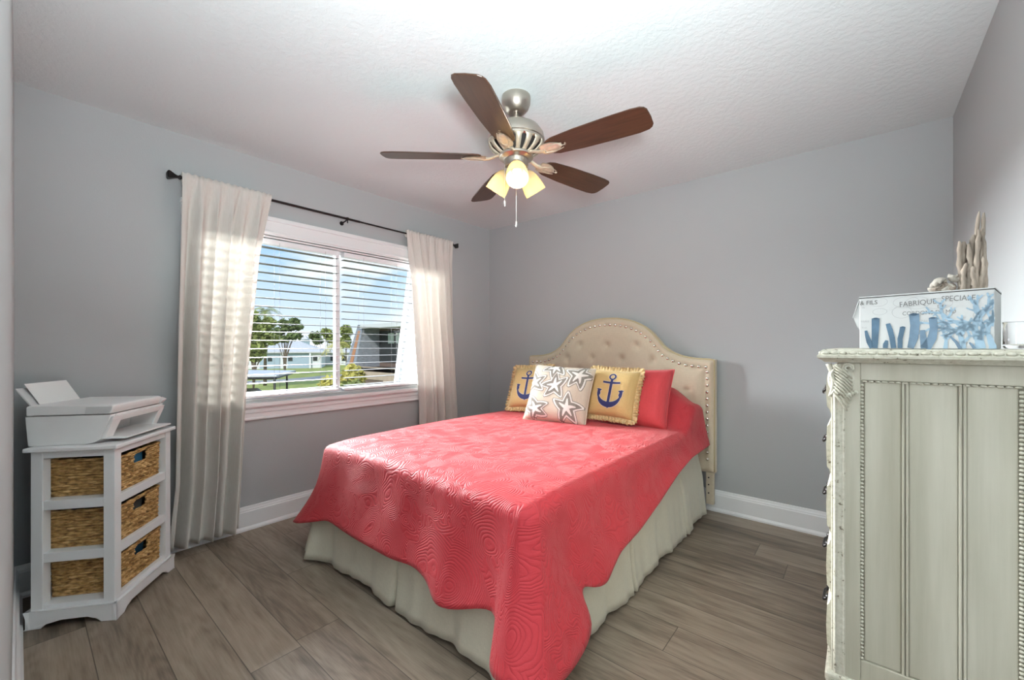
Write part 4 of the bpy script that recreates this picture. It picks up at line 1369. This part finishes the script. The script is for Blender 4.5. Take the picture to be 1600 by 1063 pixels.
# curved driveway / street
rd = MB()
cpts = [wpt(330, 30, GZ), wpt(430, 34, GZ), wpt(505, 40, GZ), wpt(560, 52, GZ), wpt(640, 60, GZ)]
def road(pts, w_, name):
    m = MB(); n = len(pts); dense = []
    for i in range(n-1):
        for t in np.linspace(0, 1, 12, endpoint=False): dense.append(pts[i].lerp(pts[i+1], t))
    for it in range(30): dense = [dense[0]]+[(dense[i-1]+dense[i]*2+dense[i+1])/4 for i in range(1, len(dense)-1)]+[dense[-1]]
    for i, p in enumerate(dense):
        d = dense[min(i+1, len(dense)-1)]-dense[max(0, i-1)]; d.z = 0; d.normalize(); nn_ = Vector((-d.y, d.x, 0))
        m.v += [tuple(p+nn_*w_+Vector((0, 0, .02))), tuple(p-nn_*w_+Vector((0, 0, .02)))]
    for i in range(len(dense)-1): m.f.append((2*i, 2*i+1, 2*i+3, 2*i+2))
    struct(m, name, M['asphalt'], 'grey curving driveway outside')
road([wpt(360, 27, GZ), wpt(440, 29, GZ), wpt(500, 32, GZ), wpt(545, 40, GZ), wpt(600, 44, GZ)], 1.9, 'road')
road([wpt(350, 44, GZ), wpt(430, 47, GZ), wpt(480, 50, GZ), wpt(530, 56, GZ), wpt(620, 62, GZ)], 2.2, 'road')

def house(name, label, px0, px1, d0, d1, h, wallm, roofm, ridge, depth=8):
    a, b = wpt(px0, d0, GZ), wpt(px1, d1, GZ)
    ex = (b-a); L = ex.length; ang = math.atan2(ex.y, ex.x)
    t = thing(name, label, 'house', (a+b)/2, ang)
    MB().box((-L/2, 0, 0), (L/2, depth, h)).build('wall', wallm, t)
    m = MB(); o_ = .6
    m.v = [(-L/2-o_, -o_, h-.05), (L/2+o_, -o_, h-.05), (L/2+o_, depth+o_, h-.05), (-L/2-o_, depth+o_, h-.05), (-L/2+depth*.45, depth/2, h+ridge), (L/2-depth*.45, depth/2, h+ridge),
           (-L/2-o_, -o_, h-.25), (L/2+o_, -o_, h-.25), (L/2+o_, depth+o_, h-.25), (-L/2-o_, depth+o_, h-.25)]
    m.f = [(0, 1, 5, 4), (1, 2, 5), (2, 3, 4, 5), (3, 0, 4), (0, 6, 7, 1), (1, 7, 8, 2), (2, 8, 9, 3), (3, 9, 6, 0), (6, 9, 8, 7)]
    m.build('roof', roofm, t)
    return t, L
hs, L = house('house', 'low white and blue house with pale grey hip roof beyond the lawn', 385, 502, 72, 76, 3.0, M['house_white'], M['roof_grey'], 1.9, 9)
MB().box((-L/2+2.0, -.06, 0), (-L/2+5.2, 0, 2.7)).build('garage_door', M['house_blue'], hs)
MB().box((L/2-5.5, -.06, 0), (L/2-2.0, 0, 2.7)).build('wall_panel', M['house_blue'], hs)
for x in (-L/2+6.8, L/2-1.0, -L/2+3.6):
    MB().box((x-.35, -.10, 1.3), (x+.35, -.02, 2.2)).build('window', M['glass_dark'], hs)
for x in (-L/2+5.6, L/2-1.8):
    MB().box((x-.15, -.5, 0), (x+.15, -.2, 2.8)).build('post', M['house_white'], hs)
h2, L = house('house', 'pale house with low roof right of the blue house, behind the palm', 500, 575, 86, 88, 2.8, M['house_white'], M['roof_grey'], 1.8, 9)
for x in (-2.2, 0, 1.8):
    MB().box((x-.5, -.08, .9), (x+.5, -.02, 2.1)).build('window', M['glass_dark'], h2)
h3, L = house('house', 'distant house roof showing above the hip roof, under the pine', 396, 440, 104, 106, 3.6, M['house_white'], M['roof_grey'], 1.6, 8)
tw = thing('tower', 'small pale tower far beyond the house roofs', 'tower', wpt(477, 150, GZ))
MB().box((-1.1, -1.1, 0), (1.1, 1.1, 6.4)).build('wall', M['house_blue'], tw); MB().lathe([(2.0, 6.4), (.1, 7.9)], 4).build('roof', M['roof_grey'], tw)

def leaves(center, rad, n, size, rng, m):
    for i in range(n):
        while True:
            p = Vector((rng.uniform(-1, 1), rng.uniform(-1, 1), rng.uniform(-1, 1)))
            if p.length < 1: break
        p = Vector(center)+Vector((p.x*rad[0], p.y*rad[1], p.z*rad[2]))
        a = Vector((rng.gauss(0, 1), rng.gauss(0, 1), rng.gauss(0, .6))).normalized()*size*rng.uniform(.6, 1.3)
        b = a.cross(Vector((rng.gauss(0, 1), rng.gauss(0, 1), rng.gauss(0, 1)))).normalized()*size*rng.uniform(.35, .7)
        k = len(m.v)
        m.v += [tuple(p-a), tuple(p+b), tuple(p+a), tuple(p-b)]; m.f.append((k, k+1, k+2, k+3))
def tree(label, px, d, blobs, size, leafm, seed, cat='tree', trunk=None, name='tree', dens=1.0):
    rng = random.Random(seed)
    base = wpt(px, d, GZ)
    t = thing(name, label, cat, base)
    m = MB(); tr = MB()
    R_ = Vector((math.cos(YAW), math.sin(YAW), 0))
    for (bpx, bpy, rp, rq) in blobs:
        c = wpt(bpx, d, py=bpy)-base; rx = rp/F_PX*d; rz = rq/F_PX*d
        leaves(c, (rx, rx, rz), int(dens*rx*rx*rz**.5*0 + dens*26*(rp*rq)**.5), size, rng, m)
        top = Vector((c.x, c.y, c.z-rz*.2))
        tr.tube([(0, 0, 0) if trunk is None else (0, 0, 0), (c.x*.15, c.y*.15, top.z*.45), tuple(Vector((c.x*.6, c.y*.6, top.z*.8))), tuple(top)], [.035+.10*size, .05+.03*size, .05, .03], 6)
    tr.build('trunk', M['bark'], t, smooth=True); m.build('foliage', leafm, t)
    return t
tree('large leafy tree at the left window edge beside the curtain', 396, 38, [(392, 505, 14, 20), (412, 520, 12, 14), (398, 545, 16, 20), (420, 505, 9, 8), (386, 525, 12, 25), (425, 530, 10, 8)], .30, M['leaf2'], 1, dens=1.3)
tree('umbrella shaped pine with bare trunk standing before the blue house', 445, 55, [(443, 505, 7, 6), (460, 503, 7, 6), (466, 511, 6, 5), (452, 513, 8, 4), (436, 518, 9, 6), (430, 527, 10, 6), (460, 526, 11, 6), (446, 530, 9, 5)], .34, M['leaf1'], 2, dens=.9)
tree('round dark tree behind the house roofs, left of the mullion', 492, 104, [(492, 525, 8, 7), (497, 533, 7, 5)], .55, M['leaf1'], 3)
tree('bushy tree behind the house roofs, nearest to the mullion', 512, 108, [(510, 520, 9, 6), (516, 527, 9, 9)], .55, M['leaf2'], 4)
tree('tree right of the mullion beside the shingled building', 541, 60, [(541, 518, 8, 10), (540, 535, 8, 10)], .4, M['leaf2'], 5)
tree('low dark tree behind the blue house at the left', 415, 128, [(405, 530, 14, 5), (425, 531, 12, 4)], .6, M['leaf1'], 6)
def bush(label, px, py, d, rp, rq, leafm, seed, size=.16):
    rng = random.Random(seed)
    base = wpt(px, d, py=py+rq); base.z = GZ
    t = thing('bush', label, 'bush', base)
    m = MB(); c = wpt(px, d, py=py)-base
    leaves(c, (rp/F_PX*d, rp/F_PX*d, max(rq/F_PX*d, .4)), 420, size, rng, m)
    st = MB()
    for k in range(6):
        a = k*1.05; st.tube([(0, 0, 0), (.25*math.cos(a), .25*math.sin(a), c.z*.6), (c.x+.5*math.cos(a), c.y+.5*math.sin(a), c.z)], [.05, .03, .015], 5)
    st.build('stem', M['bark'], t); m.build('foliage', leafm, t)
bush('yellow green bush on the lawn left of the mullion', 520, 601, 20, 20, 9, M['leaf3'], 21)
bush('large yellow green bush below the shingled building', 552, 590, 18, 17, 20, M['leaf3'], 22)
bush('low green bush under the tan balcony', 548, 612, 15, 22, 10, M['leaf2'], 23, .13)
def palm(label, px, py, d, n, Lf, seed, leafm):
    rng = random.Random(seed); base = wpt(px, d, GZ); crown = wpt(px, d, py=py)-base
    t = thing('palm_tree', label, 'palm', base)
    MB().tube([(0, 0, 0), (.1, 0, crown.z*.5), tuple(crown)], [.18, .13, .10], 8).build('trunk', M['bark'], t, smooth=True)
    m = MB()
    for k in range(n):
        a = 2*PI*k/n+rng.uniform(-.2, .2); el = rng.uniform(.1, 1.1)
        pts = []
        for i in range(9):
            s = i/8; pts.append(crown+Vector((math.cos(a)*Lf*s*math.cos(el*(1-s*.3)), math.sin(a)*Lf*s*math.cos(el*(1-s*.3)), Lf*(math.sin(el)*s-.95*s*s))))
        for i in range(8):
            p, q = pts[i], pts[i+1]; side = Vector((-math.sin(a), math.cos(a), 0))*.24*Lf*math.sin(PI*(i+.8)/9.2)
            for sg in (-1, 1):
                for e in (0, .5):
                    b0 = p.lerp(q, e); b1 = p.lerp(q, e+.32); kx = len(m.v)
                    tip = b0+side*sg+(q-p)*.8+Vector((0, 0, -.10*Lf))
                    m.v += [tuple(b0), tuple(b1), tuple(tip)]; m.f.append((kx, kx+1, kx+2))
    m.build('frond', leafm, t)
palm('palm with drooping yellow fronds left of the mullion', 528, 538, 34, 12, 1.5, 31, M['leaf3'])
palm('tall palm whose fronds top the leafy tree at the left', 414, 486, 42, 11, 2.0, 32, M['leaf2'])

# shingled building to the right (mansard)
nb = thing('apartment_building', 'neighbouring two storey building with grey shingled slope, cedar trim and dark windows', 'building', (-18.75, 12.7, GZ))
BOX0, BOY0 = -18, 12.7
def nl(m): m.v = [(x-BOX0, y-BOY0, z-GZ) for x, y, z in m.v]; return m
xl = -22.9; FZ = -.05; RZ = 2.45
nl(MB().box((xl+.3, 12.9, GZ), (-10, 20, FZ))).build('lower_wall', M['brown'], nb)
m = MB()
m.v = [(xl, 12.6, FZ), (-21.75, 12.6, FZ), (-21.75, 13.1, RZ), (xl+.55, 13.1, RZ), (xl, 20, FZ), (xl+.55, 19.6, RZ), (-21.75, 20, FZ), (-21.75, 19.6, RZ)]
m.f = [(0, 1, 2, 3), (0, 3, 5, 4), (1, 6, 7, 2), (4, 5, 7, 6), (3, 2, 7, 5), (0, 4, 6, 1)]
nl(m).build('shingle_slope', M['shingle'], nb)
m = MB(); m.v = [(-22.45, 12.56, FZ), (-22.10, 12.56, FZ), (-21.95, 13.02, 2.1), (-22.2, 13.02, 2.1), (-22.45, 12.7, FZ), (-22.10, 12.7, FZ), (-21.95, 13.2, 2.1), (-22.2, 13.2, 2.1)]
m.f = [(0, 1, 2, 3), (7, 6, 5, 4), (0, 4, 5, 1), (1, 5, 6, 2), (2, 6, 7, 3), (3, 7, 4, 0)]
nl(m).build('cedar_trim', M['cedar'], nb)
nl(MB().box((-21.75, 14.2, FZ), (-10, 19.6, RZ))).build('upper_wall', M['brown'], nb)
nl(MB().box((-21.755, 12.9, RZ-.22), (-10, 19.8, RZ))).build('roof', M['metal_roof'], nb)
m = MB(); m.v = [(xl+.5, 13.05, RZ), (-10, 13.05, RZ), (-10, 19.7, RZ+.35), (xl+.5, 19.7, RZ+.35), (xl+.5, 19.7, RZ), (-10, 19.7, RZ)]
m.f = [(0, 1, 2, 3), (0, 3, 4), (1, 5, 2), (3, 2, 5, 4), (0, 4, 5, 1)]
nl(m).build('roof_slope', M['shingle'], nb)
nl(MB().box((-21.65, 14.12, .25), (-10.5, 14.2, 2.1))).build('window_wall', M['glass_dark'], nb)
for x in (-20.4, -19.6, -18.8, -18.0):
    nl(MB().box((x-.28, 14.08, 1.35), (x+.28, 14.12, 1.95))).build('window', mat('pale_window_glass', (.45, .55, .50), .2) if x == -20.4 else bpy.data.materials['pale_window_glass'], nb)  # panes in a flat pale green colour
nl(MB().box((-21.755, 12.85, FZ-.65), (-10, 13.0, FZ+.05))).build('balcony_parapet', M['tan'], nb)
nl(MB().box((-21.755, 12.85, FZ-.2), (-10, 14.2, FZ))).build('balcony_floor', M['brown'], nb)
for x in (-20.6, -19.6, -18.6, -17.6):
    nl(MB().box((x-.3, 12.84, -2.3), (x+.3, 12.9, -1.0))).build('window', M['glass_dark'], nb)
for x in (-21.65, -18.9, -17.0):
    nl(MB().box((x-.14, 12.7, GZ), (x+.14, 12.9, FZ-.6))).build('post', M['tan'], nb)
an = thing('antenna', 'thin television antenna on the shingled building roof', 'antenna', (-20.9, 15.2, RZ+.14))
m = MB().tube([(0, 0, 0), (0, 0, .95)], .025, 6); m.tube([(-.25, 0, .75), (.25, 0, .75)], .015, 5); m.tube([(-.15, 0, .9), (.15, 0, .9)], .015, 5); m.build('mast', M['steel'], an)

# carport and car
cp = thing('carport', 'flat white carport roof on dark posts at the lower left of the window', 'carport', wpt(400, 22, GZ))
c0 = wpt(400, 22, GZ)
def cl_(m): m.v = [(x-c0.x, y-c0.y, z-GZ) for x, y, z in m.v]; return m
zr = CAM_Z-45/F_PX*22
a, b, c_, d_ = wpt(330, 21, zr), wpt(432, 21.5, zr), wpt(462, 27, zr-.05), wpt(330, 28, zr-.05)
m = MB(); m.v = [tuple(p) for p in (a, b, c_, d_)]+[tuple(p-Vector((0, 0, .10))) for p in (a, b, c_, d_)]
m.f = [(0, 1, 2, 3), (7, 6, 5, 4), (0, 4, 5, 1), (1, 5, 6, 2), (2, 6, 7, 3), (3, 7, 4, 0)]
cl_(m).build('roof', M['metal_roof'], cp)
m = MB(); m.tube([tuple(a-Vector((0, 0, .13))), tuple(b-Vector((0, 0, .13)))], .07, 4); m.tube([tuple(b-Vector((0, 0, .13))), tuple(c_-Vector((0, 0, .13)))], .05, 4)
cl_(m).build('beam', M['steel'], cp)
for p in (a.lerp(b, .97), a.lerp(b, .1), c_.lerp(d_, .1), c_.lerp(d_, .8)):
    cl_(MB().tube([(p.x, p.y, GZ), (p.x, p.y, zr-.1)], .06, 4)).build('post', M['steel'], cp)
kc = wpt(396, 24.5, GZ); kc2 = wpt(372, 24.5, GZ)
car = thing('car', 'dark maroon parked car under the white carport roof', 'car', kc2, YAW)
m = MB().prism([(-2.1, .35), (-2.15, .7), (-1.9, .92), (-1.0, 1.0), (-.45, 1.42), (.7, 1.45), (1.35, 1.02), (1.95, .92), (2.1, .7), (2.1, .35)], 'y', -.85, .85)
m.build('body', M['car'], car, bevel=.12, seg=3, smooth=40)
m = MB().prism([(-.95, 1.02), (-.48, 1.36), (.65, 1.38), (1.2, 1.04)], 'y', -.87, .87); m.build('window', M['glass_dark'], car)
for x in (-1.3, 1.3):
    for y in (-.8, .8):
        MB().tube([(x, y-.1, .33), (x, y+.1, .33)], .33, 16).build('wheel', M['black'], car)

# dormer cheek wall just outside the window
ck = MB()
Yc = 2.66
ck.prism([(WX-.12, .55), (-3.92, .55), (-3.583, 2.1), (WX-.12, 2.1)], 'y', Yc, Yc+.1)
for i in range(15):
    z0 = .55+i*.10; x_e = -3.92+.2176*(z0-.55)
    ck.prism([(Yc, z0), (Yc-.008, z0), (Yc, z0+.1)], 'x', x_e, WX-.12)
M['cheek'] = mat('white_clapboard', (.50, .51, .52), .6)
co = struct(ck, 'trim_3', M['cheek'], 'white clapboard dormer cheek outside the window')
tr = MB(); tr.v = []
tr.prism([(-3.955, .55), (-3.905, .55), (-3.568, 2.1), (-3.618, 2.1)], 'y', Yc-.025, Yc+.1)
struct(tr, 'trim_4', M['trim'], 'white sloping trim board of the dormer')
